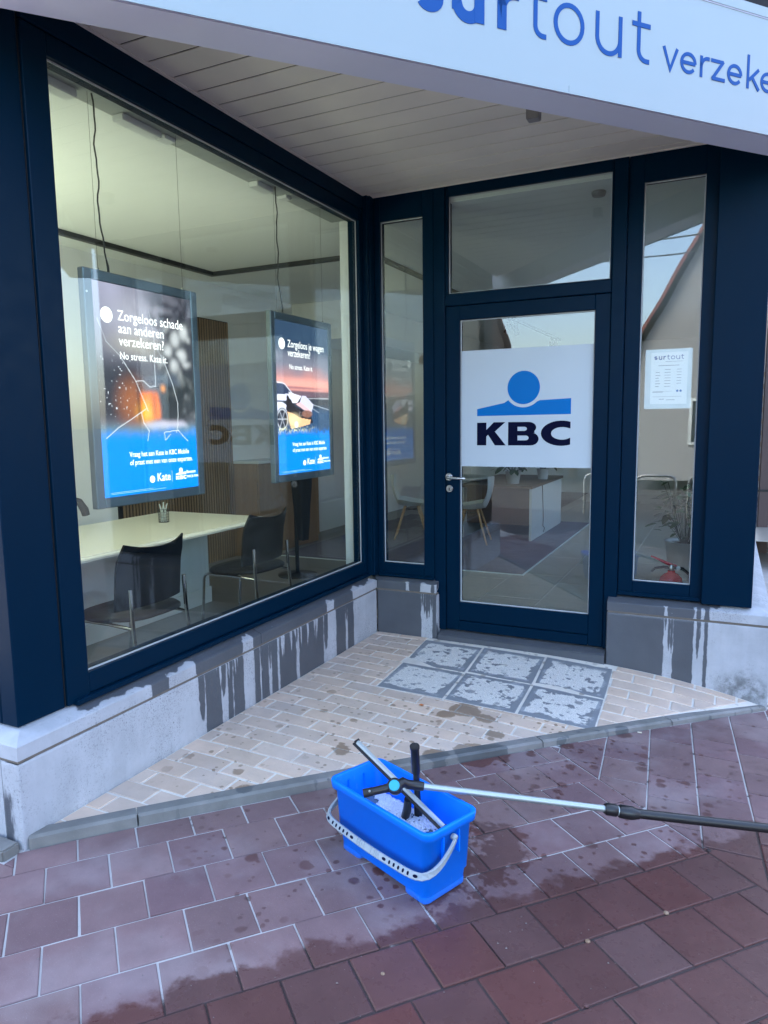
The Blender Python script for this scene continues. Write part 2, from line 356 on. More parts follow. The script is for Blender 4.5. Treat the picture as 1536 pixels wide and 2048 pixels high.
class MB:
    def __init__(s): s.v = []; s.f = []; s.sm = []
    def add(s, v, f, mat=None, smooth=False):
        b = len(s.v)
        s.v += [tuple(mat @ Vector(p)) if mat else tuple(p) for p in v]
        s.f += [tuple(b + i for i in q) for q in f]; s.sm += [smooth] * len(f); return s
    def box(s, x0, y0, z0, x1, y1, z1, mat=None):
        v = [(x0, y0, z0), (x1, y0, z0), (x1, y1, z0), (x0, y1, z0), (x0, y0, z1), (x1, y0, z1), (x1, y1, z1), (x0, y1, z1)]
        return s.add(v, [(0, 3, 2, 1), (4, 5, 6, 7), (0, 1, 5, 4), (1, 2, 6, 5), (2, 3, 7, 6), (3, 0, 4, 7)], mat)
    def tube(s, pts, r, n=10, caps=True, mat=None):
        pts = [Vector(p) for p in pts]; rs = r if hasattr(r, '__len__') else [r] * len(pts)
        rings = []; t0 = (pts[1] - pts[0]).normalized()
        up = Vector((0, 0, 1)) if abs(t0.z) < .9 else Vector((1, 0, 0)); a = t0.cross(up).normalized()
        for i, p in enumerate(pts):
            t = (pts[min(i + 1, len(pts) - 1)] - pts[max(i - 1, 0)]).normalized()
            a = (a - t * a.dot(t)).normalized(); b = t.cross(a)
            rings.append([p + (a * math.cos(2 * math.pi * k / n) + b * math.sin(2 * math.pi * k / n)) * rs[i] for k in range(n)])
        v = [q for g in rings for q in g]; f = []
        for i in range(len(pts) - 1):
            for k in range(n): f.append((i * n + k, i * n + (k + 1) % n, (i + 1) * n + (k + 1) % n, (i + 1) * n + k))
        s.add(v, f, mat, True)
        if caps:
            s.add(rings[0], [tuple(range(n - 1, -1, -1))], mat); s.add(rings[-1], [tuple(range(n))], mat)
        return s
    def lathe(s, prof, n=24, c=(0, 0, 0), mat=None, smooth=True):
        v = [(c[0] + r * math.cos(2 * math.pi * k / n), c[1] + r * math.sin(2 * math.pi * k / n), c[2] + z) for r, z in prof for k in range(n)]; f = []
        for i in range(len(prof) - 1):
            for k in range(n): f.append((i * n + k, i * n + (k + 1) % n, (i + 1) * n + (k + 1) % n, (i + 1) * n + k))
        s.add(v, f, mat, smooth); m = len(prof) - 1
        if prof[0][0] > 1e-6: s.add(v[:n], [tuple(range(n - 1, -1, -1))], mat)
        if prof[-1][0] > 1e-6: s.add(v[m * n:], [tuple(range(n))], mat)
        return s
    def grid(s, P, nu, nv, mat=None, smooth=True, close_u=False):
        v = [P(i, j) for j in range(nv + 1) for i in range(nu + (0 if close_u else 1))]; w_ = nu + (0 if close_u else 1); f = []
        for j in range(nv):
            for i in range(nu): f.append((j * w_ + i, j * w_ + (i + 1) % w_, (j + 1) * w_ + (i + 1) % w_, (j + 1) * w_ + i))
        return s.add(v, f, mat, smooth)
    def prism(s, poly, z0, z1, mat=None):
        n = len(poly); v = [(x, y, z0) for x, y in poly] + [(x, y, z1) for x, y in poly]
        tri = tessellate_polygon([[Vector((x, y, 0)) for x, y in poly]])
        ar = sum(poly[i][0] * poly[(i + 1) % n][1] - poly[(i + 1) % n][0] * poly[i][1] for i in range(n))
        f = []
        for a, b, c in tri:
            A, B, C_ = [Vector((*poly[q], 0)) for q in (a, b, c)]
            if (B - A).cross(C_ - A).z < 0: a, c = c, a
            f.append((a + n, b + n, c + n)); f.append((c, b, a))
        for i in range(n):
            j = (i + 1) % n
            f.append((i, j, j + n, i + n) if ar > 0 else (j, i, i + n, j + n))
        return s.add(v, f, mat)
    def mesh(s, name):
        me = bpy.data.meshes.new(name); me.from_pydata(s.v, [], s.f)
        me.polygons.foreach_set('use_smooth', s.sm); me.update(); return me
    def build(s, name, mat, parent=None, bevel=0, loc=None, rot=None, seg=2):
        me = s.mesh(name)
        o = link(name, me, mat, parent, loc, rot)
        if bevel:
            b = bmesh.new(); b.from_mesh(me); bmesh.ops.remove_doubles(b, verts=b.verts, dist=1e-5)
            eds = [e for e in b.edges if len(e.link_faces) == 2 and e.calc_face_angle(0) > .6]
            bmesh.ops.bevel(b, geom=eds, offset=bevel, segments=seg, affect='EDGES', clamp_overlap=True)
            b.to_mesh(me); b.free()
        return o
def box(name, mat, parent, x0, y0, z0, x1, y1, z1, bevel=.003, seg=1):
    return MB().box(x0, y0, z0, x1, y1, z1).build(name, mat, parent, bevel, seg=seg)
def clip(poly, a, b, c):                       # keep a*x+b*y <= c
    out = []
    for i in range(len(poly)):
        p, q = poly[i], poly[(i + 1) % len(poly)]; dp = a * p[0] + b * p[1] - c; dq = a * q[0] + b * q[1] - c
        if dp <= 0: out.append(p)
        if (dp < 0 < dq) or (dq < 0 < dp):
            t = dp / (dp - dq); out.append((p[0] + (q[0] - p[0]) * t, p[1] + (q[1] - p[1]) * t))
    return out
def area(p): return .5 * sum(p[i][0] * p[(i + 1) % len(p)][1] - p[(i + 1) % len(p)][0] * p[i][1] for i in range(len(p))) if len(p) > 2 else 0
def inset(poly, d_):
    n = len(poly); out = []
    for i in range(n):
        p0, p1, p2 = [Vector(poly[k]) for k in ((i - 1) % n, i, (i + 1) % n)]
        e0 = (p1 - p0).normalized(); e1 = (p2 - p1).normalized(); n0 = Vector((-e0.y, e0.x)); n1 = Vector((-e1.y, e1.x))
        bsc = n0 + n1; l = bsc.length
        if l < .2: out.append(tuple(p1)); continue
        bsc /= l; out.append(tuple(p1 + bsc * (d_ / max(bsc.dot(n0), .35))))
    return out
def piece_mesh(name, poly, ch=.004, h=.025, dip=.0022):
    if area(poly) < 0: poly = poly[::-1]
    cl = [poly[0]]
    for p in poly[1:]:
        if (Vector(p) - Vector(cl[-1])).length > .004: cl.append(p)
    if (Vector(cl[0]) - Vector(cl[-1])).length < .004: cl.pop()
    poly = cl; n = len(poly)
    if n < 3: return None
    a = inset(poly, ch); b = inset(poly, ch * .35)
    v = [(x, y, 0) for x, y in a] + [(x, y, -dip * .35) for x, y in b] + [(x, y, -dip * 1.6) for x, y in poly] + [(x, y, -h) for x, y in poly]
    f = [tuple(range(n))]
    for L in range(3):
        for i in range(n):
            j = (i + 1) % n; f.append((L * n + i, (L + 1) * n + i, (L + 1) * n + j, L * n + j))
    me = bpy.data.meshes.new(name); me.from_pydata(v, [], f); me.update(); return me
def shear(poly, j=.0012): return [(x + random.uniform(-j, j), y + random.uniform(-j, j)) for x, y in poly]

# ================================================================== THE SETTING: ground, pavement, kerb, alcove floor
def sheet(name, mat, zf, xs, ys, dz=0, keep=None):
    b = MB(); idx = {}
    for j, y in enumerate(ys):
        for i, x in enumerate(xs): idx[i, j] = len(b.v); b.v.append((x, y, zf(x, y) + dz))
    for j in range(len(ys) - 1):
        for i in range(len(xs) - 1):
            cx, cy_ = (xs[i] + xs[i + 1]) / 2, (ys[j] + ys[j + 1]) / 2
            if keep and not keep(cx, cy_): continue
            b.f.append((idx[i, j], idx[i + 1, j], idx[i + 1, j + 1], idx[i, j + 1])); b.sm.append(True)
    return b.build(name, mat)
g_ = MB(); g_.add([(-400, -400, -.60), (400, -400, -.60), (400, 400, -.60), (-400, 400, -.60)], [(0, 1, 2, 3)])
tag(g_.build('ground', 'asphalt'), kind='structure')
lin = lambda a, b, n: [a + (b - a) * i / n for i in range(n + 1)]
pavement = sheet('pavement', 'bedding', zpave, lin(-9, 9, 72), lin(-7.5, 12, 78), -.0045); tag(pavement, kind='structure')
road = sheet('road', 'asphalt', lambda x, y: -.34, lin(-60, 60, 4), lin(-14.5, -7.7, 2)); tag(road, kind='structure')
rk = MB().box(-60, -7.7, -.6, 60, -7.55, -.17).build('kerb', 'kerb', None, .02); tag(rk, kind='structure')

def place(name, poly, parent, mat, zf, ch, jit=.0012, tilt=.004, shared=None):
    n = len(poly); cx = sum(p[0] for p in poly) / n; cy_ = sum(p[1] for p in poly) / n
    if shared is None:
        me = piece_mesh(name, shear([(x - cx, y - cy_) for x, y in poly], .0008), ch)
        if me is None: return None
        me.materials.append(M[mat])
    else: me = shared
    e = .05; gx = (zf(cx + e, cy_) - zf(cx - e, cy_)) / (2 * e); gy = (zf(cx, cy_ + e) - zf(cx, cy_ - e)) / (2 * e)
    nz = Vector((-gx + random.uniform(-tilt, tilt), -gy + random.uniform(-tilt, tilt), 1)).normalized()
    ux = Vector((1, 0, 0)); ux = (ux - nz * ux.dot(nz)).normalized(); uy = nz.cross(ux)
    o = bpy.data.objects.new(name, me); COL.objects.link(o); o.parent = parent
    o.matrix_world = basis(ux, uy, nz, (cx, cy_, zf(cx, cy_) + random.uniform(-jit, jit)))
    return o
# red clay pavers , square, running bond parallel to the kerb; a second field laid at 45 degrees beyond s = 2.37
J = .0062
sqv = []
for k in range(5):
    h = .2085 / 2 - J / 2
    pts = [SN(a, b) for a, b in ((-h, -h), (h, -h), (h, h), (-h, h))]; z0 = SN(0, 0)
    me = piece_mesh('paver', shear([(x - z0[0], y - z0[1]) for x, y in pts][::-1], .0016), .0045); me.materials.append(M['paver']); sqv.append(me)
def cut_region(poly):
    cx = sum(p[0] for p in poly) / len(poly); cy_ = sum(p[1] for p in poly) / len(poly); s, n = toSN(cx, cy_)
    a0 = abs(area(poly))
    if cx < 0: q = clip(poly, 0, 1, -3.07)
    elif cy_ > .02: q = clip(poly, -1, 0, -2.60)
    else: q = clip(poly, -N.x, -N.y, -(N.x * O.x + N.y * O.y) - .006)
    return q, abs(abs(area(q)) - a0) < 1e-7
paver_count = 0
for row in range(-3, 10):
    n0 = .148 + .2095 * (row - 1); off = .075 if row % 2 else -.029
    for k in range(-7, 12):
        s0 = off + .2085 * k; s1 = s0 + .2085
        if s0 > 2.37: continue
        j = J / 2; poly = [SN(a, b) for a, b in ((s0 + j, n0 + j), (s1 - j, n0 + j), (s1 - j, n0 + .2095 - j), (s0 + j, n0 + .2095 - j))]
        q, whole = cut_region(poly)
        if min(p[0] for p in poly) < 0 and len(q) > 2 and sum(p[0] for p in poly) / 4 < 0:
            r2 = clip(clip(poly, -1, 0, -.002), 0, -1, 3.068); r2 = clip(r2, -N.x, -N.y, -(N.x * O.x + N.y * O.y) - .006) if len(r2) > 2 else []
            if len(r2) > 2 and abs(area(r2)) > .0002: place('paver', r2, pavement, 'paver', zpave, .0045, .001, .002)
        e = O.x * D.x + O.y * D.y + 2.367; q2 = clip(q, D.x, D.y, e) if len(q) > 2 else []
        if len(q2) < 3 or abs(area(q2)) < .0006: continue
        whole = whole and abs(area(q2) - area(q)) < 1e-7
        if place('paver', q2, pavement, 'paver', zpave, .0045, .0018, .007, random.choice(sqv) if whole else None): paver_count += 1
e1 = Vector(((-D.x + N.x), (-D.y + N.y))) / math.sqrt(2); e2 = Vector(((D.x + N.x), (D.y + N.y))) / math.sqrt(2)
for c in range(-6, 12):
    b0 = 1.935 + .2085 * c; off = -1.351 if c % 2 else -1.46
    for k in range(-10, 13):
        a0 = off + .2215 * k; j = J / 2
        poly = []
        for a, b in ((a0 + j, b0 + j), (a0 + j, b0 + .2085 - j), (a0 + .2215 - j, b0 + .2085 - j), (a0 + .2215 - j, b0 + j)):
            v = O + e1 * a + e2 * b; poly.append((v.x, v.y))
        cx = sum(p[0] for p in poly) / 4; cy_ = sum(p[1] for p in poly) / 4; s, n = toSN(cx, cy_)
        if n > 1.75 or s > 5.0 or cx > 3.7: continue
        q, whole = cut_region(poly); q = clip(q, -D.x, -D.y, -(O.x * D.x + O.y * D.y + 2.374)) if len(q) > 2 else []
        if len(q) < 3 or abs(area(q)) < .0006: continue
        if place('paver', q, pavement, 'paver', zpave, .0045, .0014, .005): paver_count += 1

gt = MB(); rd = random.Random(77)
for k in range(650):
    s_, n_ = rd.uniform(-.6, 4.0), rd.uniform(.02, 1.7); x_, y_ = SN(s_, n_); r_ = rd.uniform(.0010, .0028) * (1.6 if rd.random() < .06 else 1)
    c_ = Vector((x_, y_, zpave(x_, y_) + r_ * .3)); gt.add([c_ + Vector((r_, 0, 0)), c_ + Vector((-r_ * .6, r_ * .9, 0)), c_ + Vector((-r_ * .5, -r_ * .8, 0)), c_ + Vector((0, 0, r_ * .9))], [(0, 1, 3), (1, 2, 3), (2, 0, 3)])
gt.build('grit', 'gritmat', pavement)['kind'] = 'stuff'
# alcove floor: tan bricks in running bond around six washed slabs
alcove = MB().grid(lambda i, k: (2.57 * .988 * (k / 40) * (i / 40), -2.98 * .988 * (k / 40) * (1 - i / 40), za(2.57 * .988 * (k / 40) * (i / 40), -2.98 * .988 * (k / 40) * (1 - i / 40)) - .0034), 40, 40).build('alcove_paving', 'grout'); tag(alcove, kind='structure')
ML, MR, MF = ((.405, -.03), (.468, -.985)), ((1.700, -.02), (1.728, -.928)), ((.468, -.985), (1.728, -.928))
def half(p, q, sgn):
    a, b = (q[1] - p[1]), -(q[0] - p[0]); c = a * p[0] + b * p[1]; return (a * sgn, b * sgn, c * sgn)
brick_n = 0
j = .0052
for row in range(-14, 14):
    yt = -1.5595 - .1145 * row; yb = yt - .1145
    for part in range(3):
        off = .195 if row % 2 == 0 else .079
        if part == 2: off += .116 + .008
        for k in range(-2, 12):
            x0 = off + .232 * k; poly = [(x0 + j, yb + j), (x0 + .232 - j, yb + j), (x0 + .232 - j, yt - j), (x0 + j, yt - j)]
            w = random.uniform(-.0025, .0025); poly = [(x, y + w) for x, y in poly]
            q = clip(clip(poly, -1, 0, -.006), 0, 1, -.006); q = clip(q, N.x, N.y, N.x * O.x + N.y * O.y - .074) if len(q) > 2 else []
            fl = half(*MF, 1)
            if len(q) > 2:
                g = .006
                if part == 0: q = clip(q, -fl[0], -fl[1], -fl[2] - g) if fl[1] < 0 else clip(q, *fl)
                else:
                    q = clip(q, fl[0], fl[1], fl[2])
                    if len(q) > 2:
                        if part == 1: h_ = half(*ML, 1); q = clip(q, -h_[0], -h_[1], -h_[2]) if h_[0] < 0 else clip(q, *h_)
                        else: h_ = half(*MR, 1); q = clip(q, *h_) if h_[0] < 0 else clip(q, -h_[0], -h_[1], -h_[2])
            if len(q) < 3 or abs(area(q)) < .00045: continue
            if place('brick', q, alcove, 'brick', za, .003, .0012, .006): brick_n += 1
# six slabs, bilinear layout measured in the photo
def matp(u, v):
    a = Vector(ML[0]).lerp(Vector(ML[1]), v); b = Vector(MR[0]).lerp(Vector(MR[1]), v); return a.lerp(b, u)
for i in range(3):
    for jj in range(2):
        u0, u1, v0, v1 = i / 3 + .006, (i + 1) / 3 - .006, (.03, .518)[jj] + .005, (.518, 1)[jj] - .009
        place('paving_slab', [tuple(matp(u0, v1)), tuple(matp(u1, v1)), tuple(matp(u1, v0)), tuple(matp(u0, v0))], alcove, 'slab', za, .003, .0008, .002)
# kerb: concrete edging stones, a flat bevelled arris towards the street
kerbp = empty('kerb'); tag(kerbp, kind='structure')
cuts = [0.012, .40, 1.36, 2.33, 3.19, 3.93]
for a, b in zip(cuts[:-1], cuts[1:]):
    bb = MB(); ns = 10
    prof = [(-.066, -.03), (-.066, 0), (-.014, .001), (-.002, -.008), (.004, -.12)]
    P = lambda i, k: (*SN(a + .003 + (b - a - .006) * i / ns, prof[k][0]), (kt((a + (b - a) * i / ns) / SL) + .006 + prof[k][1]))
    bb.grid(P, ns, 4, smooth=False)
    for i, fl in ((0, 1), (ns, 0)): bb.add([P(i, k) for k in range(5)], [tuple(range(5)) if fl else tuple(range(4, -1, -1))])
    bb.build('kerb_stone', 'kerb', kerbp)
for a, b in ((-3.2, -2.2), (-2.19, -1.2), (-1.19, -.012)):
    bb = MB().box(a, -3.062, -.14, b, -2.99, .022); bb.build('kerb_stone', 'kerb', kerbp, .006)

# ================================================================== SHOP BUILDING
shop = empty('shop_building', (0, 0, 0))
tag(shop, 'corner shop front with navy frames, stone plinth and boarded soffit over a recessed entrance', 'building')
def part(name, parent=shop): return empty(name, (0, 0, 0), 0, parent)
plinth = part('plinth')
# wet runs measured on the stone (along-wall coordinate a0..a1, lowest point z)
LEFT_RUNS = [(-1.990, -1.943, .088), (-1.939, -1.816, -.1), (-1.816, -1.778, .151), (-1.765, -1.722, -.1), (-1.716, -1.626, -.1), (-1.529, -1.478, -.1), (-1.457, -1.394, -.1),
             (-1.392, -1.372, .17), (-1.367, -1.306, -.1), (-1.304, -1.286, .22), (-1.286, -1.108, -.1), (-1.074, -.782, -.1), (-.776, -.726, .09), (-.617, -.487, -.1), (-.458, -.369, -.1), (-.487, -.458, .21)]
LEFT_CAP = [(-2.30, -2.19), (-1.999, -1.630), (-1.535, -.735), (-.640, -.38)]
MID_RUNS = [(-.1, .355, -.1), (.44, .472, -.1), (.355, .372, .23), (.424, .44, .21), (.372, .388, .17), (.408, .424, .15), (.388, .408, .135)]
MID_CAP = [(-.1, .235), (.262, .345), (.43, .455)]
RIGHT_RUNS = [(1.6, 1.985, -.3), (2.008, 2.022, .108), (2.024, 2.038, .094), (2.039, 2.155, -.3), (2.170, 2.188, .083), (2.213, 2.234, -.118)]
RIGHT_CAP = [(1.6, 1.985), (2.006, 2.15), (2.166, 2.192), (2.212, 2.238)]
from mathutils import noise as mnoise
def wob(z, k, ph): return k * (mnoise.noise(Vector((z * 9, ph * 3.1, 0))) * 1.1 + mnoise.noise(Vector((z * 31, ph * 5.3, 4))) * .7)
def runs_sdf(runs):
    def fsd(a, z):
        best = -1
        for i, (a0, a1, zb) in enumerate(runs):
            w_ = a1 - a0; q = wob(z, min(.006, w_ * .12), i * 1.7)
            tp = 0
            if zb > -.09: tp = max(0, .07 - (z - zb)) / .07 * w_ * .32
            s = min(a - a0 - tp + q, a1 - a - tp + wob(z, min(.005, w_ * .1), i * 2.9 + 1), (z - zb) * .35)
            best = max(best, s)
        return best
    return fsd
def cap_sdf(runs, lo=-9, hi=9):
    def fsd(a, z, t):       # t: 0 front foot .. 1 front arris .. 2 back of the weathered top
        best = -1
        for i, (a0, a1) in enumerate(runs): best = max(best, min(a - a0, a1 - a) + wob(z * 4 + t, .008, i * 2.1))
        if t > 1: best = max(best, (t - 1.35) * .06 + wob(a * .9, .03, 0) + .006)
        best = min(best, (a - lo) * .4 + wob(t * 3 + z, .01, 5), (hi - a) * .4 + wob(t * 3 + z, .01, 8))
        return best
    return fsd
def stone_grid(name, parent, org, ux, length, z0, z1, sd, depth=.07, flip=False, grime=None, cz=.008, cx=.0055, a_of=None):
    nx, nz = max(1, round(length / cx)), max(1, round((z1 - z0) / cz))
    ux = Vector((*ux, 0)); b = MB(); wets = []; grs = []
    nrm = Vector((-ux.y, ux.x, 0)) * (-1 if flip else 1)     # pointing into the wall
    for jz in range(nz + 1):
        for ix in range(nx + 1):
            t = ix / nx * length; z = z0 + (z1 - z0) * jz / nz; edge = .0025 if ix in (0, nx) or jz in (0, nz) else 0
            b.v.append(tuple(Vector((*org, z)) + ux * t + nrm * edge)); a = a_of(t)
            wets.append(sd(a, z)); grs.append(grime(a, z) if grime else 0)
    W_ = nx + 1
    for jz in range(nz):
        for ix in range(nx):
            q = (jz * W_ + ix, jz * W_ + ix + 1, (jz + 1) * W_ + ix + 1, (jz + 1) * W_ + ix); b.f.append(q if not flip else q[::-1]); b.sm.append(False)
    base = len(b.v); cs = [(0, z0), (length, z0), (length, z1), (0, z1)]
    for t, z in cs: b.v.append(tuple(Vector((*org, z)) + ux * t + nrm * .0025)); wets.append(sd(a_of(t), z)); grs.append(0)
    for t, z in cs: b.v.append(tuple(Vector((*org, z)) + ux * t + nrm * depth)); wets.append(sd(a_of(t), z)); grs.append(0)
    for i in range(4): b.f.append((base + i, base + (i + 1) % 4, base + 4 + (i + 1) % 4, base + 4 + i)); b.sm.append(False)
    o = b.build(name, 'stone', parent); me = o.data
    at = me.attributes.new('wet', 'FLOAT', 'POINT'); at.data.foreach_set('value', wets)
    at = me.attributes.new('grime', 'FLOAT', 'POINT'); at.data.foreach_set('value', grs)
    return o
CAPP = [(0, .331), (0, .337), (0, .384), (.004, .389), (.02, .397), (.04, .405), (.06, .413), (.14, .428)]
CAPT = [0, .1, 1.0, 1.05, 1.3, 1.55, 1.8, 2.0]
def capstone(parent, org, ux, length, sd, a_of, flip=False, mit0=0, mit1=0, over=.001):
    n_ = max(2, round(length / .006)); ux = Vector((*ux, 0)); nrm = Vector((-ux.y, ux.x, 0)) * (-1 if flip else 1); b = MB(); wets = []
    for k, (dp, z) in enumerate(CAPP):
        for i in range(n_ + 1):
            lo, hi = mit0 * (dp - over), length + mit1 * (dp - over); t = lo + (hi - lo) * i / n_
            b.v.append(tuple(Vector((*org, z)) + ux * t + nrm * (dp - over))); wets.append(sd(a_of(t), z, CAPT[k]))
    W_ = n_ + 1
    for k in range(len(CAPP) - 1):
        for i in range(n_):
            q = (k * W_ + i, k * W_ + i + 1, (k + 1) * W_ + i + 1, (k + 1) * W_ + i); b.f.append(q if not flip else q[::-1]); b.sm.append(False)
    m_ = len(CAPP)
    b.f.append(tuple(k * W_ for k in range(m_))); b.f.append(tuple(k * W_ + n_ for k in range(m_ - 1, -1, -1))); b.sm += [False] * 2
    b.f.append((0, n_, (m_ - 1) * W_ + n_, (m_ - 1) * W_)); b.sm.append(False)
    o = b.build('capstone', 'stone', parent); at = o.data.attributes.new('wet', 'FLOAT', 'POINT'); at.data.foreach_set('value', wets)
    return o
dry = lambda a, z: -.1
rr_ = random.Random(33)
for (a0, a1, n_) in ((-1.99, -1.63, 9), (-1.53, -.74, 26), (-.64, -.38, 6)):
    for k in range(n_):
        a = rr_.uniform(a0, a1); w_ = rr_.uniform(.008, .017); LEFT_RUNS.append((a, a + w_, rr_.uniform(.16, .30)))
for k in range(5): a = rr_.uniform(1.985, 2.24); RIGHT_RUNS.append((a, a + rr_.uniform(.007, .012), rr_.uniform(.2, .3)))
SLITS = [(rr_.uniform(-1.30, -.79), rr_.uniform(.004, .010), rr_.uniform(.17, .29)) for _ in range(17)] + [(rr_.uniform(-1.93, -1.64), rr_.uniform(.004, .008), rr_.uniform(.2, .3)) for _ in range(6)]
def with_slits(fn, slits):
    def g(a, z):
        v_ = fn(a, z)
        for c_, w_, zb in slits:
            if abs(a - c_) < .03 and z > zb - .03:
                hw = w_ * min(1, max(0, (z - zb) / .06)); v_ = min(v_, max(abs(a - c_ + wob(z, .003, c_ * 9)) - hw, (zb - z) * .3))
        return v_
    return g
lsd, msd, rsd = with_slits(runs_sdf(LEFT_RUNS), SLITS), runs_sdf(MID_RUNS), runs_sdf(RIGHT_RUNS)
# wall under the display window (face x = 0, seen from +x): along -y..0
for a0, a1 in ((-2.98, -1.462), (-1.457, -.004)):
    stone_grid('plinth_slab', plinth, (0, a0), (0, 1), a1 - a0, -.09, .317, lsd, grime=lambda a, z: max(0, 1 - abs(a + 1.52) / .02) * .4 + max(0, .06 - z) * 5, a_of=lambda t, a0=a0: a0 + t)
    capstone(plinth, (0, a0), (0, 1), a1 - a0, cap_sdf(LEFT_CAP, -2.66), lambda t, a0=a0: a0 + t, mit0=(1 if a0 < -2.9 else 0), mit1=(-1 if a1 > -.1 else 0))
# short pier between window and door (face y = 0)
stone_grid('plinth_slab', plinth, (.004, 0), (1, 0), .466, -.09, .317, msd, a_of=lambda t: .004 + t)
capstone(plinth, (.004, 0), (1, 0), .466, cap_sdf(MID_CAP), lambda t: .004 + t, mit0=-1)
stone_grid('plinth_slab', plinth, (.4725, .004), (0, 1), .13, -.05, .317, lambda a, z: (.25 - a * 2.2 - z) * .1 - .012, a_of=lambda t: t)
# right pier
stone_grid('plinth_slab', plinth, (1.642, 0), (1, 0), .928, -.34, .315, rsd, grime=lambda a, z: max(0, 1 - ((a - 2.43) / .17) ** 2 - ((z + .08) / .13) ** 2) * .9 + max(0, 1 - abs(a - 2.55) / .03) * max(0, -.02 - z) * 6, a_of=lambda t: 1.642 + t)
capstone(plinth, (1.642, 0), (1, 0), .928, cap_sdf(RIGHT_CAP, -9, 2.30), lambda t: 1.642 + t, mit1=-1)
stone_grid('plinth_slab', plinth, (1.6395, .004), (0, 1), .13, -.05, .317, lambda a, z: .1, flip=True, a_of=lambda t: t)
# side-street faces: east (x = 2.57) and south (y = -2.98)
stone_grid('plinth_slab', plinth, (2.5715, .004), (0, 1), 6.35, -.6, .315, dry, cx=.05, cz=.05, a_of=lambda t: t)
capstone(plinth, (2.57, 0), (0, 1), 6.35, lambda a, z, t: -.1, lambda t: t, mit0=1)
stone_grid('plinth_slab', plinth, (-3.2, -2.981), (1, 0), 3.10, -.12, .317, dry, cx=.03, cz=.03, a_of=lambda t: t)
stone_grid('plinth_slab', plinth, (-.096, -2.981), (1, 0), .093, -.12, .317, lambda a, z: min(.05 - a + .02, .2 - z) * .12 - abs(a) * .05, cx=.006, cz=.01, a_of=lambda t: t)
capstone(plinth, (-3.2, -2.98), (1, 0), 3.2, lambda a, z, t: -.1, lambda t: t, mit1=-1)
# mortar core behind the slabs and joints
co = MB()
co.box(-.12, -2.974, -.1, -.006, -.01, .329); co.box(.0, .006, -.1, .4665, .12, .329); co.box(1.6455, .006, -.35, 2.5655, .12, .329); co.box(2.45, .125, -.6, 2.5655, 6.35, .329); co.box(-3.2, -2.974, -.12, -.125, -2.86, .329)
co.build('mortar_core', 'mortar', plinth)
th = MB(); tp = [(-.012, -.03), (-.012, .028), (.0, .036), (.055, .052), (.13, .055), (.13, -.03)]
for i in range(2): th.v += [((.482, 1.633)[i], y, z) for y, z in tp]
th.f = [tuple(range(6)), tuple(range(11, 5, -1))] + [(i, i + 6, (i + 1) % 6 + 6, (i + 1) % 6) for i in range(6)]; th.sm = [False] * 8
tho = th.build('threshold', 'stone', plinth, .002); at = tho.data.attributes.new('wet', 'FLOAT', 'POINT'); at.data.foreach_set('value', [.05] * len(tho.data.vertices))

# ---- frames. navy profiles with rebates; glass 30 mm behind the frame face
def frame_y(parent, x0, x1, z0, z1, gx0, gx1, gz0, gz1, yf=.06, yb=.14, mat='navy', step=.012, name='frame_profile'):
    """four profiles round a glazed opening in the door wall (plane y)"""
    for nm, q in (('left', (x0, z0, gx0, z1)), ('right', (gx1, z0, x1, z1)), ('top', (gx0, gz1, gx1, z1)), ('bottom', (gx0, z0, gx1, gz0))):
        if q[2] - q[0] > .002 and q[3] - q[1] > .002: box(name, mat, parent, q[0], yf, q[1], q[2], yb, q[3], .003)
    gk = MB(); w_ = .007
    for q in ((gx0, gz0, gx0 + w_, gz1), (gx1 - w_, gz0, gx1, gz1), (gx0 + w_, gz0, gx1 - w_, gz0 + w_), (gx0 + w_, gz1 - w_, gx1 - w_, gz1)): gk.box(q[0], yf + .024, q[1], q[2], yf + .0285, q[3])
    gk.build('gasket', 'gasket', parent)
    box('pane', 'glass2', parent, gx0 - .001, yf + .03, gz0 - .001, gx1 + .001, yf + .036, gz1 + .001, 0)
SOF = 3.095
# display window, plane x
dw = part('display_window')
gy0, gy1, gz0, gz1 = -2.585, -.075, .531, 2.922
XF, XB = -.06, -.15
wy0, wy1, wz0, wz1 = -2.695, -.012, .424, 3.0
for q in ((wy0, wz0, gy0, wz1), (gy1, wz0, wy1, wz1), (gy0, gz1, gy1, wz1), (gy0, wz0 + .02, gy1, gz0)): box('frame_profile', 'navy', dw, XB, q[0], q[1], XF, q[2], q[3], .003)
box('head_profile', 'navy', dw, XB, wy0, wz1 + .003, XF + .008, wy1, SOF + .02, .003)
box('sill_profile', 'navy', dw, XB, wy0 + .03, wz0 - .006, XF + .022, wy1, wz0 + .018, .004)
gk = MB()
for q in ((gy0, gz0, gy0 + .007, gz1), (gy1 - .007, gz0, gy1, gz1), (gy0, gz0, gy1, gz0 + .007), (gy0, gz1 - .007, gy1, gz1)): gk.box(XF - .0285, q[0], q[1], XF - .024, q[2], q[3])
gk.build('gasket', 'gasket', dw)
box('pane', 'glass', dw, XF - .036, gy0 - .001, gz0 - .001, XF - .03, gy1 + .001, gz1 + .001, 0)
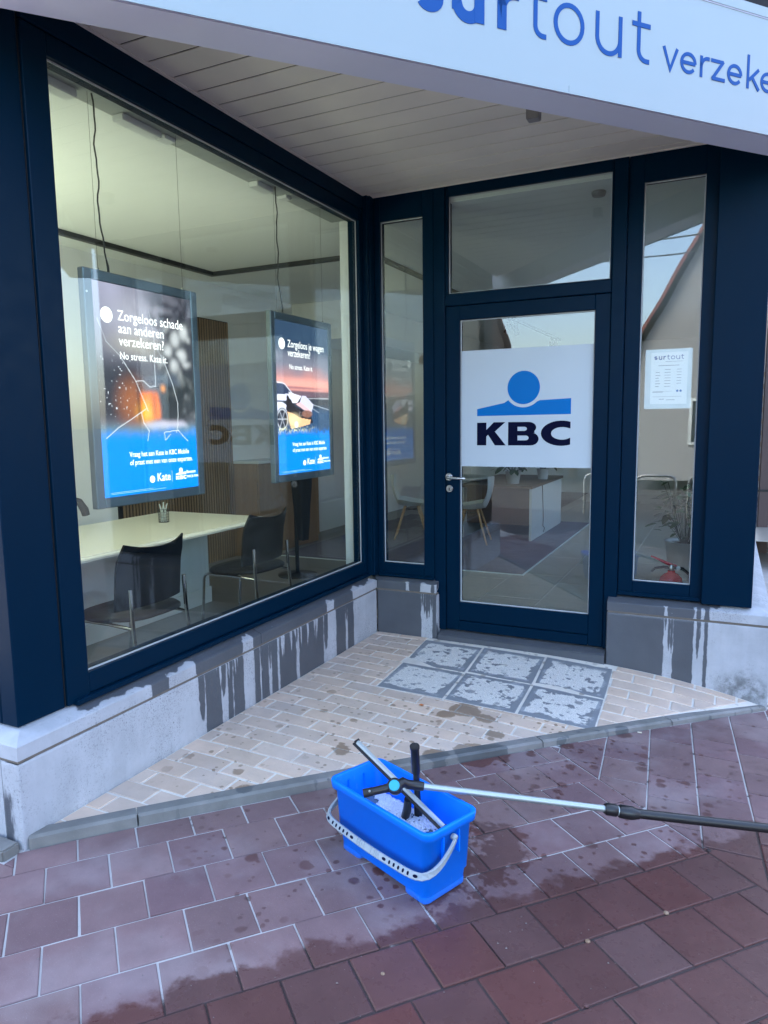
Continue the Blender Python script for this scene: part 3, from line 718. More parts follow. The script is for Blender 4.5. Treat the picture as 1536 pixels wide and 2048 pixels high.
# corner post and left sidelight
box('corner_post', 'navy', shop, -.13, -.009, .42, -.01, .16, SOF + .02, .004)
box('corner_strip', 'navy', shop, -.058, -.03, .43, -.02, -.0095, SOF, .002)
ls = part('sidelight')
frame_y(ls, -.008, .437, .425, SOF + .02, .033, .357, .516, 2.930, .055)
box('sill_profile', 'navy', ls, -.005, .035, .414, .437, .0545, .434, .004)
dp = part('door_frame')
box('frame_post', 'navy', dp, .440, .05, .058, .521, .16, SOF + .02, .004)
box('frame_post', 'navy', dp, 1.611, .05, .058, 1.692, .16, SOF + .02, .004)
box('frame_rail', 'navy', dp, .5225, .053, 2.318, 1.6095, .16, 2.395, .004)
tw = part('transom_window')
frame_y(tw, .5225, 1.6095, 2.397, SOF + .02, .541, 1.598, 2.400, 3.030, .06)
rs = part('sidelight')
frame_y(rs, 1.6945, 2.19, .44, SOF + .02, 1.782, 2.119, .520, 2.938, .066)
box('sill_profile', 'navy', rs, 1.6945, .045, .427, 2.185, .0655, .452, .004)
# door leaf
door = part('door')
dy = .064
for q in ((.5235, .062, .622, 2.315), (1.514, .062, 1.6085, 2.315), (.622, 2.222, 1.514, 2.315), (.622, .135, 1.514, .268)): box('leaf_profile', 'navy', door, q[0], dy, q[1], q[2], dy + .07, q[3], .004)
box('kick_rail', 'navy', door, .622, dy - .006, .064, 1.514, dy + .06, .132, .003)
gk = MB()
for q in ((.622, .268, .630, 2.222), (1.506, .268, 1.514, 2.222), (.63, .268, 1.506, .277), (.63, 2.214, 1.506, 2.222)): gk.box(q[0], dy + .022, q[1], q[2], dy + .0265, q[3])
gk.build('gasket', 'gasket', door)
box('pane', 'glass2', door, .621, dy + .028, .267, 1.515, dy + .034, 2.223, 0)
cyl = lambda x, z, y0, y1, r, n=24: MB().lathe([(r * .9, 0), (r, .002), (r, (y1 - y0) - .002), (r * .9, y1 - y0)], n, mat=basis((1, 0, 0), (0, 0, -1), (0, 1, 0), (x, y0, z)))
hd = cyl(.547, 1.158, dy - .012, dy, .027); hd.tube([(.547, dy - .01, 1.158), (.547, dy - .05, 1.158), (.553, dy - .058, 1.158), (.57, dy - .060, 1.157), (.655, dy - .060, 1.153), (.668, dy - .058, 1.153), (.676, dy - .05, 1.153)], .0095, 10)
hd.build('handle', 'steel', door)
lk = cyl(.550, 1.075, dy - .010, dy, .025).build('lock_rosette', 'steel', door)
MB().box(.5465, dy - .0125, 1.062, .5535, dy - .0102, 1.083).build('keyhole', 'black', door)
# navy corner panels left and right
lp = part('corner_panel')
box('panel', 'navy', lp, -.16, -2.915, .421, -.072, -2.7005, SOF + .02, .004)
box('panel', 'navy', lp, -1.3, -3.0 + .085, .421, -.163, -2.82, SOF + .3, .004)
MB().box(-.0735, -2.702, .425, -.0700, -2.699, SOF).build('joint_strip', 'dark', lp)
rp = part('corner_panel')
box('panel', 'navy', rp, 2.188, .02, .421, 2.462, .1, SOF + .3, .004)
box('panel', 'navy', rp, 2.38, .102, .421, 2.460, 1.3, SOF + .3, .004)
# east and south street walls of the shop beyond the panels
for q in ((1.302, .425, 1.45, 6.5), (4.1, .425, 4.3, 6.5), (6.15, .425, 6.35, 6.5), (1.4505, 2.9, 4.0995, 6.5), (4.3005, 2.9, 6.1495, 6.5)): box('street_wall', 'housewhite', shop, 2.30, q[0], q[1], 2.448, q[2], q[3], 0)
for ya, yb in ((1.4505, 4.0995), (4.3005, 6.1495)):
    ew = part('display_window')  # unseen east windows, added to let daylight into the back of the room
    for q in ((ya, .425, ya + .09, 2.8995), (yb - .09, .425, yb, 2.8995), (ya + .0905, .425, yb - .0905, .53), (ya + .0905, 2.81, yb - .0905, 2.8995)): box('frame_profile', 'navy', ew, 2.33, q[0], q[1], 2.44, q[2], q[3], .003)
    box('pane', 'glass', ew, 2.38, ya + .089, .529, 2.386, yb - .089, 2.811, 0)
box('street_wall', 'housewhite', shop, -3.2, -2.90, .425, -1.302, -2.76, 6.5, 0)
# ---- soffit: boards parallel to the door wall
sof = part('soffit')
for k in range(19):
    y1 = .12 if k == 0 else -.035 - .158 * (k - 1) - .005; y0 = -.035 - .158 * k + .004
    if y1 < -3.0: break
    xm = (y0 + 2.98 - .30) / 2.98 * 2.57 if False else None
    def xe(y): return (y + 2.98) / D.y * D.x - .0          # where the sign box stands
    pol = [(-.032, y0), (xe(y0) + .03, y0), (xe(y1) + .03, y1), (-.032, y1)]
    if xe(y0) + .03 < .02: pol[1] = (.02, y0)
    if k == 17: pol = [(-.032, y0), (max(.02, xe(y0)), y0), (xe(y1) + .03, y1), (-.032, y1)]
    ba = MB().prism(pol, SOF, SOF + .004); ba.build('soffit_board', 'soffit', sof, .001)
MB().box(-.052, -3.0, SOF - .003, -.0335, .05, SOF + .01).build('edge_trim', 'soffit', sof)
MB().box(-.05, .035, SOF - .0035, 2.55, .049, SOF + .01).build('edge_trim', 'soffit', sof)
MB().prism([(-.3, -3.0), (.2, -3.0), (2.7, -.05), (2.7, .3), (-.3, .3)], SOF + .019, SOF + .035).build('soffit_backing', 'dark', sof)
MB().prism([(-3.2, -2.98), (0.05, -2.98), (2.6, -.05), (2.6, 6.35), (2.3, 6.35), (2.3, .0), (-.1, -2.7), (-3.2, -2.7)], 3.62, 7.0).build('upper_wall', 'housewhite', shop)
# ---- sign box along the chamfer
sign = empty('sign_box'); tag(sign, 'long white fascia sign with blue surtout lettering above the entrance', 'sign')
SB0, SB1 = 2.906, 3.462
sm = basis((D.x, D.y, 0), (0, 0, 1), (N.x, N.y, 0), (O.x, O.y, 0))       # local: x along street, y up, z outwards
MB().box(-.35, SB0, 0.0, 4.5, SB1, .188, sm).build('housing', 'signhouse', sign, .004)
MB().box(-.35, SB0 + .004, .1885, 4.5, SB1 - .005, .20, sm).build('face_panel', 'signwhite', sign, .002)
for a, b in ((-.35, 2.257), (2.2582, 4.5)): MB().box(a, SB0 - .002, .2005, b, SB0 + .030, .2035, sm).build('lower_rail', 'signwhite', sign, .0005)
MB().box(-.35, SB1 - .044, .2005, 4.5, SB1 - .0405, .2030, sm).build('upper_rail', 'signhouse', sign)
MB().box(-.35, SB1 - .040, .2005, 4.5, SB1 + .004, .2060, sm).build('upper_rail', 'signwhite', sign, .001)
MB().box(-.35, SB1 + .006, -.02, 4.5, 3.75, .1, sm).build('top_flashing', 'dark', sign)
# stroke lettering
def stroke(b, pts, w_, z0, z1, mat, closed=False):
    pts = [Vector(p) for p in pts]; n = len(pts); L = []; R_ = []
    for i in range(n):
        if closed: p0, p2 = pts[(i - 1) % n], pts[(i + 1) % n]
        else: p0, p2 = pts[max(i - 1, 0)], pts[min(i + 1, n - 1)]
        d0 = (pts[i] - p0); d1 = (p2 - pts[i]); d0 = d0.normalized() if d0.length > 1e-9 else d1.normalized(); d1 = d1.normalized() if d1.length > 1e-9 else d0
        t = (d0 + d1).normalized(); nn = Vector((-t.y, t.x)); k = w_ / 2 / max(.5, math.sqrt((1 + d0.dot(d1)) / 2))
        L.append(pts[i] + nn * k); R_.append(pts[i] - nn * k)
    v = [(p.x, p.y, z1) for p in L] + [(p.x, p.y, z1) for p in R_]; m = n if closed else n - 1; f = []
    for i in range(m): j = (i + 1) % n; f.append((i, n + i, n + j, j))
    v2 = [(p.x, p.y, z0) for p in L] + [(p.x, p.y, z0) for p in R_]; o = 2 * n
    for i in range(m): j = (i + 1) % n; f += [(i, j, o + j, o + i), (n + j, n + i, o + n + i, o + n + j)]
    b.add(v + v2, f, mat)
def arc(cx, cy_, rx, ry, a0, a1, n=18): return [(cx + rx * math.cos(math.radians(a0 + (a1 - a0) * i / n)), cy_ + ry * math.sin(math.radians(a0 + (a1 - a0) * i / n))) for i in range(n + 1)]
def glyph(ch, x, w_, y, h, t):
    """strokes of one lower-case letter in a box x..x+w, baseline y, x-height h, stroke t"""
    q = t / 2; S = []
    if ch == 'o': S.append((arc(x + w_ / 2, y + h / 2, w_ / 2 - q, h / 2 - q, 0, 345, 30), True))
    elif ch == 'u':
        r_ = w_ / 2 - q; S.append(([(x + q, y + h)] + [(x + q, y + r_ * 1.05)] + arc(x + w_ / 2, y + r_ + q * .6, r_, r_, 180, 360, 14)[1:] + [(x + w_ - q, y + r_ * 1.3)], False)); S.append(([(x + w_ - q, y), (x + w_ - q, y + h)], False))
    elif ch == 't':
        r_ = w_ * .42; S.append(([(x + w_ * .38, y + h * 1.26), (x + w_ * .38, y + r_ + q)] + arc(x + w_ * .38 + r_, y + r_ + q, r_, r_, 180, 270, 8)[1:] + [(x + w_ * .98, y + q)], False)); S.append(([(x, y + h - q), (x + w_, y + h - q)], False))
    elif ch == 'r':
        S.append(([(x + q, y), (x + q, y + h)], False)); r_ = w_ - q; S.append(([(x + q, y + h * .55)] + arc(x + q + r_ * .8, y + h * .52, r_ * .8, h * .48 - q, 178, 78, 8), False))
    elif ch == 's':
        r_ = h / 4 - q / 2; cx = x + w_ / 2; rx = w_ / 2 - q
        S.append((arc(cx, y + h - q - r_, rx, r_, 25, 270, 14) + arc(cx, y + q + r_, rx, r_, 90, -155, 14)[1:], False))
    elif ch == 'v': S.append(([(x + q * .8, y + h), (x + w_ / 2, y + q * .2), (x + w_ - q * .8, y + h)], False))
    elif ch == 'e':
        S.append((arc(x + w_ / 2, y + h / 2, w_ / 2 - q, h / 2 - q, -38, -360, 26), False)); S.append(([(x + t, y + h * .5), (x + w_ - q, y + h * .5)], False))
    elif ch == 'z': S.append(([(x, y + h - q), (x + w_ - t * .7, y + h - q)], False)); S.append(([(x + w_ - t * .7, y + h - q * .5), (x + t * .7, y + q * .5)], False)); S.append(([(x + t * .5, y + q), (x + w_, y + q)], False))
    elif ch == 'k': S.append(([(x + q, y), (x + q, y + h * 1.62)], False)); S.append(([(x + t, y + h * .42), (x + w_ - q, y + h)], False)); S.append(([(x + w_ * .42, y + h * .56), (x + w_ - q * .4, y)], False))
    elif ch == 'n': S.append(([(x + q, y), (x + q, y + h)], False)); r_ = w_ / 2 - q; S.append(([(x + q, y + h - r_ - q)] + arc(x + w_ / 2, y + h - r_ - q * .6, r_, r_, 180, 0, 12) + [(x + w_ - q, y)], False))
    elif ch == 'i': S.append(([(x + q, y), (x + q, y + h)], False)); S.append(([(x + q, y + h * 1.28), (x + q, y + h * 1.44)], False))
    elif ch == 'g': S.append((arc(x + w_ / 2, y + h / 2, w_ / 2 - q, h / 2 - q, 0, 345, 26), True)); S.append(([(x + w_ - q, y + h), (x + w_ - q, y - h * .1)] + arc(x + w_ / 2, y - h * .1, w_ / 2 - q, h * .25, 0, -150, 10)[1:], False))
    return S
def letter(ch, x, w_, y, h, t, mat4, z, matn, parent):
    b = MB()
    for i, (pts, cl) in enumerate(glyph(ch, x, w_, y, h, t)): stroke(b, pts, t, z, z + .0018 + .0005 * i, mat4, cl)
    return b.build('letter', matn, parent)
for ch, x, w_, t in (('s', 1.545, .118, .046), ('u', 1.700, .145, .045), ('r', 1.905, .105, .043), ('t', 2.052, .090, .0195), ('o', 2.176, .157, .0195), ('u', 2.391, .143, .0195), ('t', 2.588, .103, .0195)):
    letter(ch, x, w_, 3.092, .163, t, sm, .2004, 'signblue', sign)
for ch, x, w_ in (('v', 2.765, .092), ('e', 2.870, .098), ('r', 2.990, .058), ('z', 3.056, .090), ('e', 3.161, .097), ('k', 3.288, .085), ('e', 3.380, .097), ('r', 3.498, .058), ('i', 3.575, .016), ('n', 3.612, .085), ('g', 3.715, .095), ('e', 3.83, .097), ('n', 3.945, .085)):
    letter(ch, x, w_, 3.093, .092, .0155, sm, .2004, 'signblue', sign)
# sensor box under the soffit beside the sign
sb = MB().box(1.318, -.915, 3.03, 1.382, -.855, SOF - .0005).build('sensor_box', 'sensor', None, .004)
tag(sb, 'small grey sensor box on the boarded soffit just behind the white sign', 'sensor')

# ================================================================== DOOR STICKER, NOTICE
XZ = lambda y: basis((1, 0, 0), (0, 0, 1), (0, -1, 0), (0, y, 0))        # flat art on the door wall: local x right, y up, z outwards
def flat(name, loops, mat4, z0, z1, mat, parent):
    """extruded flat shape; loops = outer + holes, in local x,y"""
    vs = [p for l in loops for p in l]; tri = tessellate_polygon([[Vector((x, y, 0)) for x, y in l] for l in loops])
    n = len(vs); f = []
    for a, b, c in tri:
        A, B, C_ = [Vector((*vs[q], 0)) for q in (a, b, c)]
        if (B - A).cross(C_ - A).z < 0: a, c = c, a
        f.append((a + n, b + n, c + n))
    k = 0
    for l in loops:
        m = len(l)
        for i in range(m): f.append((k + i, k + (i + 1) % m, k + (i + 1) % m + n, k + i + n))
        k += m
    return MB().add([(x, y, z0) for x, y in vs] + [(x, y, z1) for x, y in vs], f, mat4).build(name, mat, parent)
def circ(cx, cy_, r_, n=48): return [(cx + r_ * math.cos(2 * math.pi * i / n), cy_ + r_ * math.sin(2 * math.pi * i / n)) for i in range(n)]
def kbc_logo(X0, Z0, sc, mat4, z, parent, mcirc, mbar, mtxt, dz=.0004):
    """circle over a notched bar over the heavy letters KBC; unit = metres in the door sticker, origin at its lower left of the K"""
    q = lambda pts: [(X0 + (x - .740) * sc, Z0 + (y - 1.377) * sc) for x, y in pts]
    flat('logo_circle', [q(circ(1.060, 1.759, .109))], mat4, z, z + dz, mcirc, parent)
    nt = [(1.060 + .130 * math.cos(math.radians(a)), 1.759 + .130 * math.sin(math.radians(a))) for a in range(-142, -41, 6)]
    flat('logo_bar', [q([(.740, 1.576), (1.372, 1.580), (1.372, 1.682), (1.17, 1.6735)] + nt[::-1] + [(.945, 1.663), (.740, 1.623)][0:0] + [(.93, 1.661), (.740, 1.623)])], mat4, z, z + dz, mbar, parent)
    flat('letter', [q([(.740, 1.377), (.806, 1.377), (.806, 1.437), (.818, 1.449), (.866, 1.377), (.942, 1.377), (.866, 1.470), (.938, 1.533), (.858, 1.533), (.806, 1.482), (.806, 1.531), (.740, 1.531)])], mat4, z, z + dz, mtxt, parent)
    A = lambda cx, cy_, rx, ry, a0, a1, n=9: [(cx + rx * math.cos(math.radians(a0 + (a1 - a0) * i / n)), cy_ + ry * math.sin(math.radians(a0 + (a1 - a0) * i / n))) for i in range(n + 1)]
    flat('letter', [q([(.958, 1.377), (1.10, 1.377)] + A(1.11, 1.420, .055, .043, -90, 70) + [(1.138, 1.459)] + A(1.095, 1.496, .053, .037, -40, 90) + [(.958, 1.533)]),
                    q([(1.022, 1.411), (1.022, 1.443), (1.075, 1.443)] + A(1.078, 1.427, .020, .016, 90, -90, 6) + [(1.07, 1.411)]), q([(1.022, 1.474), (1.022, 1.501), (1.065, 1.501)] + A(1.068, 1.4875, .018, .0135, 90, -90, 6) + [(1.06, 1.474)])], mat4, z, z + dz, mtxt, parent)
    flat('letter', [q([(1.371, 1.528), (1.371, 1.487)] + A(1.318, 1.456, .072, .041, 68, 292, 14) + [(1.371, 1.428), (1.371, 1.384)] + A(1.305, 1.458, .126, .082, 302, 62, 22)[0:0] + A(1.312, 1.457, .133, .082, 296, 64, 24))], mat4, z, z + dz, mtxt, parent)
def text(body, size, mat4, z, mat, parent, name='lettering', align='LEFT', thick=0, loc=(0, 0), sx=1, offset=0):
    cu = bpy.data.curves.new(name, 'FONT'); cu.body = body; cu.size = size; cu.align_x = align; cu.resolution_u = 3; cu.offset = offset
    ob = bpy.data.objects.new(name, cu); COL.objects.link(ob); dg = bpy.context.evaluated_depsgraph_get()
    me = bpy.data.meshes.new_from_object(ob.evaluated_get(dg)); bpy.data.objects.remove(ob); me.materials.clear()
    me.transform(mat4 @ Matrix.Translation((loc[0], loc[1], z)) @ Matrix.Diagonal((sx, 1, 1, 1)))
    ob = link(name, me, mat, parent); ob['kind'] = 'stuff'; return ob
decal = empty('door_sticker', (1.06, dy + .026, 1.23)); tag(decal, 'white square sticker with blue circle and bar and dark KBC lettering on the glass door', 'sticker')
def at(o, parts_before):                                                   # keep children where they were modelled
    for c in o.children:
        if c not in parts_before: c.matrix_parent_inverse = Matrix.Translation(-Vector(o.location))
ym = XZ(dy + .0275)
MB().box(.6305, 1.232, 0, 1.5055, 2.0175, .0010, ym).build('sticker_film', 'stwhite', decal)
kbc_logo(.740, 1.377, 1, ym, .0013, decal, 'kbcblue', 'kbcblue', 'kbcnavy')
at(decal, [])
note = empty('notice_sheet', (1.95, .09, 1.6)); tag(note, 'opening hours sheet with surtout heading in a clear holder behind the narrow side window', 'notice')
nm = XZ(.1055)
MB().box(1.815, 1.603, -.003, 2.081, 1.962, 0, nm).build('holder', 'clear', note, .001)
MB().box(1.848, 1.631, .0006, 2.057, 1.943, .0012, nm).build('sheet', 'paper', note)
x = 1.866
for ch, w_, t in (('s', .019, .0062), ('u', .021, .006), ('r', .015, .0058), ('t', .016, .0036), ('o', .024, .0036), ('u', .021, .0036), ('t', .016, .0036)):
    bq = MB()
    for i, (pts, cl) in enumerate(glyph(ch, x, w_, 1.899, .022, t)): stroke(bq, pts, t, .0012, .0016 + .0003 * i, nm, cl)
    bq.build('letter', 'signblue', note); x += w_ + .006
pr = MB()
def pbar(x0, z, w_, h=.0028): pr.box(x0, z, .0012, x0 + w_, z + h, .0015, nm)
pbar(1.93, 1.886, .1, .0018); pbar(1.89, 1.862, .12)
for i in range(7):
    z = 1.838 - i * .0168
    if i > 0: pbar(1.876, z, .020 + .004 * (i % 3))
    pbar(1.928, z, .034, .0024); 
    if i < 6: pbar(1.997, z, .026, .0024)
pbar(1.862, 1.703, .06); pbar(1.862, 1.708, .11, .0012); pbar(1.862, 1.676, .165, .0012); pbar(1.90, 1.660, .03); pbar(1.94, 1.655, .05)
pr.build('print', 'print', note)
for x in (2.003, 2.022): flat('print_mark', [circ(x, 1.710, .0072, 16)], nm, .0012, .0016, 'kbcblue', note)
at(note, [])

# ================================================================== INTERIOR SHELL
FZ, CZ = .07, 3.0
ifl = MB().prism([(-2.8, -2.85), (-.1, -2.85), (-.1, .1), (2.42, .1), (2.42, 10.2), (-2.8, 10.2)], FZ - .05, FZ - .004).build('interior_floor', 'tilegrout'); tag(ifl, kind='structure')
for i in range(9):
    for jx in range(9):
        x0 = -.46 + .475 * i - .005; y0 = .165 + .95 * jx - (0.3 if i % 2 else 0)
        if x0 + .475 > 2.42 and y0 < 4.3: continue
        if x0 < -.5: continue
        x1, y1 = x0 + .468, y0 + .943; y0 = max(y0, .165)
        o = link('floor_tile', piece_mesh('floor_tile', [(x0 - (x0 + x1) / 2, y0 - (y0 + y1) / 2), (x1 - (x0 + x1) / 2, y0 - (y0 + y1) / 2), (x1 - (x0 + x1) / 2, y1 - (y0 + y1) / 2), (x0 - (x0 + x1) / 2, y1 - (y0 + y1) / 2)], .002, .01, .001), 'tile', ifl, ((x0 + x1) / 2, (y0 + y1) / 2, FZ))
MB().box(-2.75, -2.84, FZ - .003, -.17, 10, FZ).build('floor_covering', 'plankfloor', ifl)
MB().box(-.169, -.0, FZ - .003, -.467, 10, FZ - .001).build('floor_covering', 'plankfloor', ifl) if False else None
ice = MB().prism([(-2.8, -2.85), (-.1, -2.85), (-.1, .1), (2.42, .1), (2.42, 10.2), (-2.8, 10.2)], CZ, CZ + .05).build('interior_ceiling', 'ceil'); tag(ice, kind='structure')
for nm_, q in (('wall_left', (-2.8, -2.85, FZ - .05, -2.65, 10.2, CZ)), ('wall_back', (-2.65, 10.0, FZ - .05, 2.42, 10.2, CZ)), ('wall_right', (2.25, 6.31, FZ - .05, 2.42, 10.0, CZ)), ('wall_front', (-2.65, -2.85, FZ - .05, -.17, -2.72, CZ))):
    tag(MB().box(*q).build(nm_, 'wall'), kind='structure')
ws_ = MB()
for q in ((.17, FZ - .05, 1.45, CZ), (4.1, FZ - .05, 4.3, CZ), (6.15, FZ - .05, 6.3, CZ), (1.4505, FZ - .05, 4.0995, .5), (1.4505, 2.9, 4.0995, CZ), (4.3005, FZ - .05, 6.1495, .5), (4.3005, 2.9, 6.1495, CZ)): ws_.box(2.25, q[0], q[1], 2.299, q[2], q[3])
tag(ws_.build('wall_side', 'wall'), kind='structure')
tag(MB().box(-.24, -.03, FZ, -.155, .10, CZ).build('wall_jamb', 'wall', None, .003), kind='structure')
tag(MB().box(-.30, -2.72, 2.945, -.155, -.035, CZ - .001).build('window_bulkhead', 'bulk', None, .002), kind='structure')
tag(MB().box(.0, .165, 3.045, 2.24, .30, CZ - .03).build('wall_lintel', 'bulk'), kind='structure') if False else None
tag(MB().box(-2.65, 3.1, 2.55, -1.9, 9.9, CZ - .001).build('ceiling_bulkhead', 'wall'), kind='structure')
# transformer boxes on the bulkhead
for i, (y0, y1, d_) in enumerate(((-2.50, -2.30, .035), (-2.05, -1.80, .03), (-1.78, -1.70, .02), (-1.02, -.86, .03), (-.72, -.66, .02))):
    o = MB().box(-.292, y0, 2.945 - d_, -.225, y1, 2.9445).build('transformer_box', 'wall', None, .004)
    tag(o, ('long white transformer box at the top left of the display window', 'white transformer box beside the first hanging cable', 'square white socket box above the dark poster', 'white transformer box above the car poster', 'small white socket box above the car poster')[i], 'transformer', 'boxes above the display window')
# black ceiling tracks
def track(name, segs, label):
    b = MB()
    for q in segs: b.box(q[0], q[1], CZ - .035, q[2], q[3], CZ - .0006)
    o = b.build(name, 'black'); tag(o, label, 'track'); return o
tr1 = track('ceiling_track', [(-2.30, -2.6, -2.245, 1.13), (-2.2445, 1.08, -.82, 1.13)], 'black L-shaped lighting track on the ceiling above the desk')
tr2 = track('ceiling_track', [(-.575, 1.25, -.53, 8.8)], 'long straight black spotlight track running back from the entrance door')
def area_lamp(name, loc, sx, sy, energy, col, parent, rot=(0, 0, 0)):
    l = bpy.data.lights.new(name, 'AREA'); l.shape = 'RECTANGLE'; l.size = sx; l.size_y = sy; l.energy = energy; l.color = col
    o = bpy.data.objects.new(name, l); COL.objects.link(o); o.location = loc; o.rotation_euler = rot; o.parent = parent; return o
wl = empty('added_fill_lamp', (-2.15, -2.70, 2.05)); tag(wl, 'added unseen fill lamp on the front wall left of the desk', 'lamp')  # lamp out of view, added to brighten the ceiling and desk area
MB().box(-.45, -.018, -.06, .45, .07, .04).build('fill_lamp_body', 'wall', wl, .01)
area_lamp('fill_light', (0, .06, .06), .8, .1, 4, (.95, 1, .74), wl, (math.radians(180 - 35), 0, 0))
def spot_head(loc, rx, rz, label):
    r_ = empty('track_spotlight', loc); tag(r_, label, 'spotlight', 'spotlights on the long track')
    MB().box(-.015, -.03, -.03, .015, .03, 0).build('adapter', 'black', r_, .003)
    MB().tube([(0, 0, -.03), (0, 0, -.075)], .008, 8).build('stem', 'black', r_)
    m4 = Matrix.Translation((0, 0, -.09)) @ Matrix.Rotation(rz, 4, 'Z') @ Matrix.Rotation(rx, 4, 'X')
    MB().lathe([(.033, -.12), (.036, -.115), (.036, .02), (.028, .028)], 18, mat=m4).build('head', 'black', r_)
spot_head((-.553, 5.45, CZ - .036), .5, 1.2, 'black spotlight with tilted head, first pair on the long track above the door'); spot_head((-.553, 5.75, CZ - .036), -.5, .9, 'black spotlight turned the other way, first pair on the long track')
spot_head((-.553, 8.15, CZ - .036), .6, .4, 'black spotlight in the far pair at the end of the long track'); spot_head((-.553, 8.5, CZ - .036), -.6, .2, 'last black spotlight at the far end of the long track')
so_ = MB().lathe([(.045, 0), (.047, -.008), (.04, -.028), (.0, -.03)], 20, (1.475, .33, CZ - .0004)).build('smoke_detector', 'sensor'); tag(so_, 'round grey smoke detector on the ceiling behind the transom window', 'detector')

# ================================================================== LIGHT BOXES WITH POSTERS
YZ = lambda x, y, z: basis((0, 1, 0), (0, 0, 1), (1, 0, 0), (x, y, z))    # art facing +x: local x = +y, local y = up
def upn(nw, nh, w_, h, seed):
    g = np.random.default_rng(seed).random((nh + 1, nw + 1)); ys = np.linspace(0, nh - 1e-6, h); xs = np.linspace(0, nw - 1e-6, w_)
    yi = ys.astype(int); xi = xs.astype(int); fy = (ys - yi)[:, None]; fx = (xs - xi)[None]; fy = fy * fy * (3 - 2 * fy); fx = fx * fx * (3 - 2 * fx)
    a = g[yi][:, xi]; b = g[yi][:, xi + 1]; c = g[yi + 1][:, xi]; d_ = g[yi + 1][:, xi + 1]
    return (a * (1 - fx) + b * fx) * (1 - fy) + (c * (1 - fx) + d_ * fx) * fy
PW, PH = 150, 216
U, V = np.meshgrid((np.arange(PW) + .5) / PW, (np.arange(PH) + .5) / PH)
def sst(a, b, x): t = np.clip((x - a) / (b - a), 0, 1); return t * t * (3 - 2 * t)
def blend(img, m, c): return img * (1 - m[..., None]) + np.array(c, float) * m[..., None]
def inpoly(p, soft=0):
    ins = np.zeros(U.shape, bool); n = len(p)
    for i in range(n):
        (x0, y0), (x1, y1) = p[i], p[(i + 1) % n]
        c = ((y0 > V) != (y1 > V)) & (U < (x1 - x0) * (V - y0) / (y1 - y0 + 1e-12) + x0); ins ^= c
    return ins.astype(float)
def seg(p, q, w_):
    d_ = np.array(q) - np.array(p); px, py = (U - p[0]) * .70, (V - p[1]) * 1.0; dx, dyy = d_[0] * .70, d_[1]
    t = np.clip((px * dx + py * dyy) / (dx * dx + dyy * dyy), 0, 1); return 1 - sst(w_ * .4, w_, np.hypot(px - t * dx, py - t * dyy))
def ell(cx, cy_, rx, ry, s=.25): return 1 - sst(1 - s, 1 + s, np.hypot((U - cx) / rx, (V - cy_) / ry))
def blur(im, n):
    for _ in range(n):
        p_ = np.pad(im, ((2, 2), (2, 2), (0, 0)), mode='edge'); im = sum(p_[a:a + PH, b:b + PW] for a in range(5) for b in range(5)) / 25
    return im
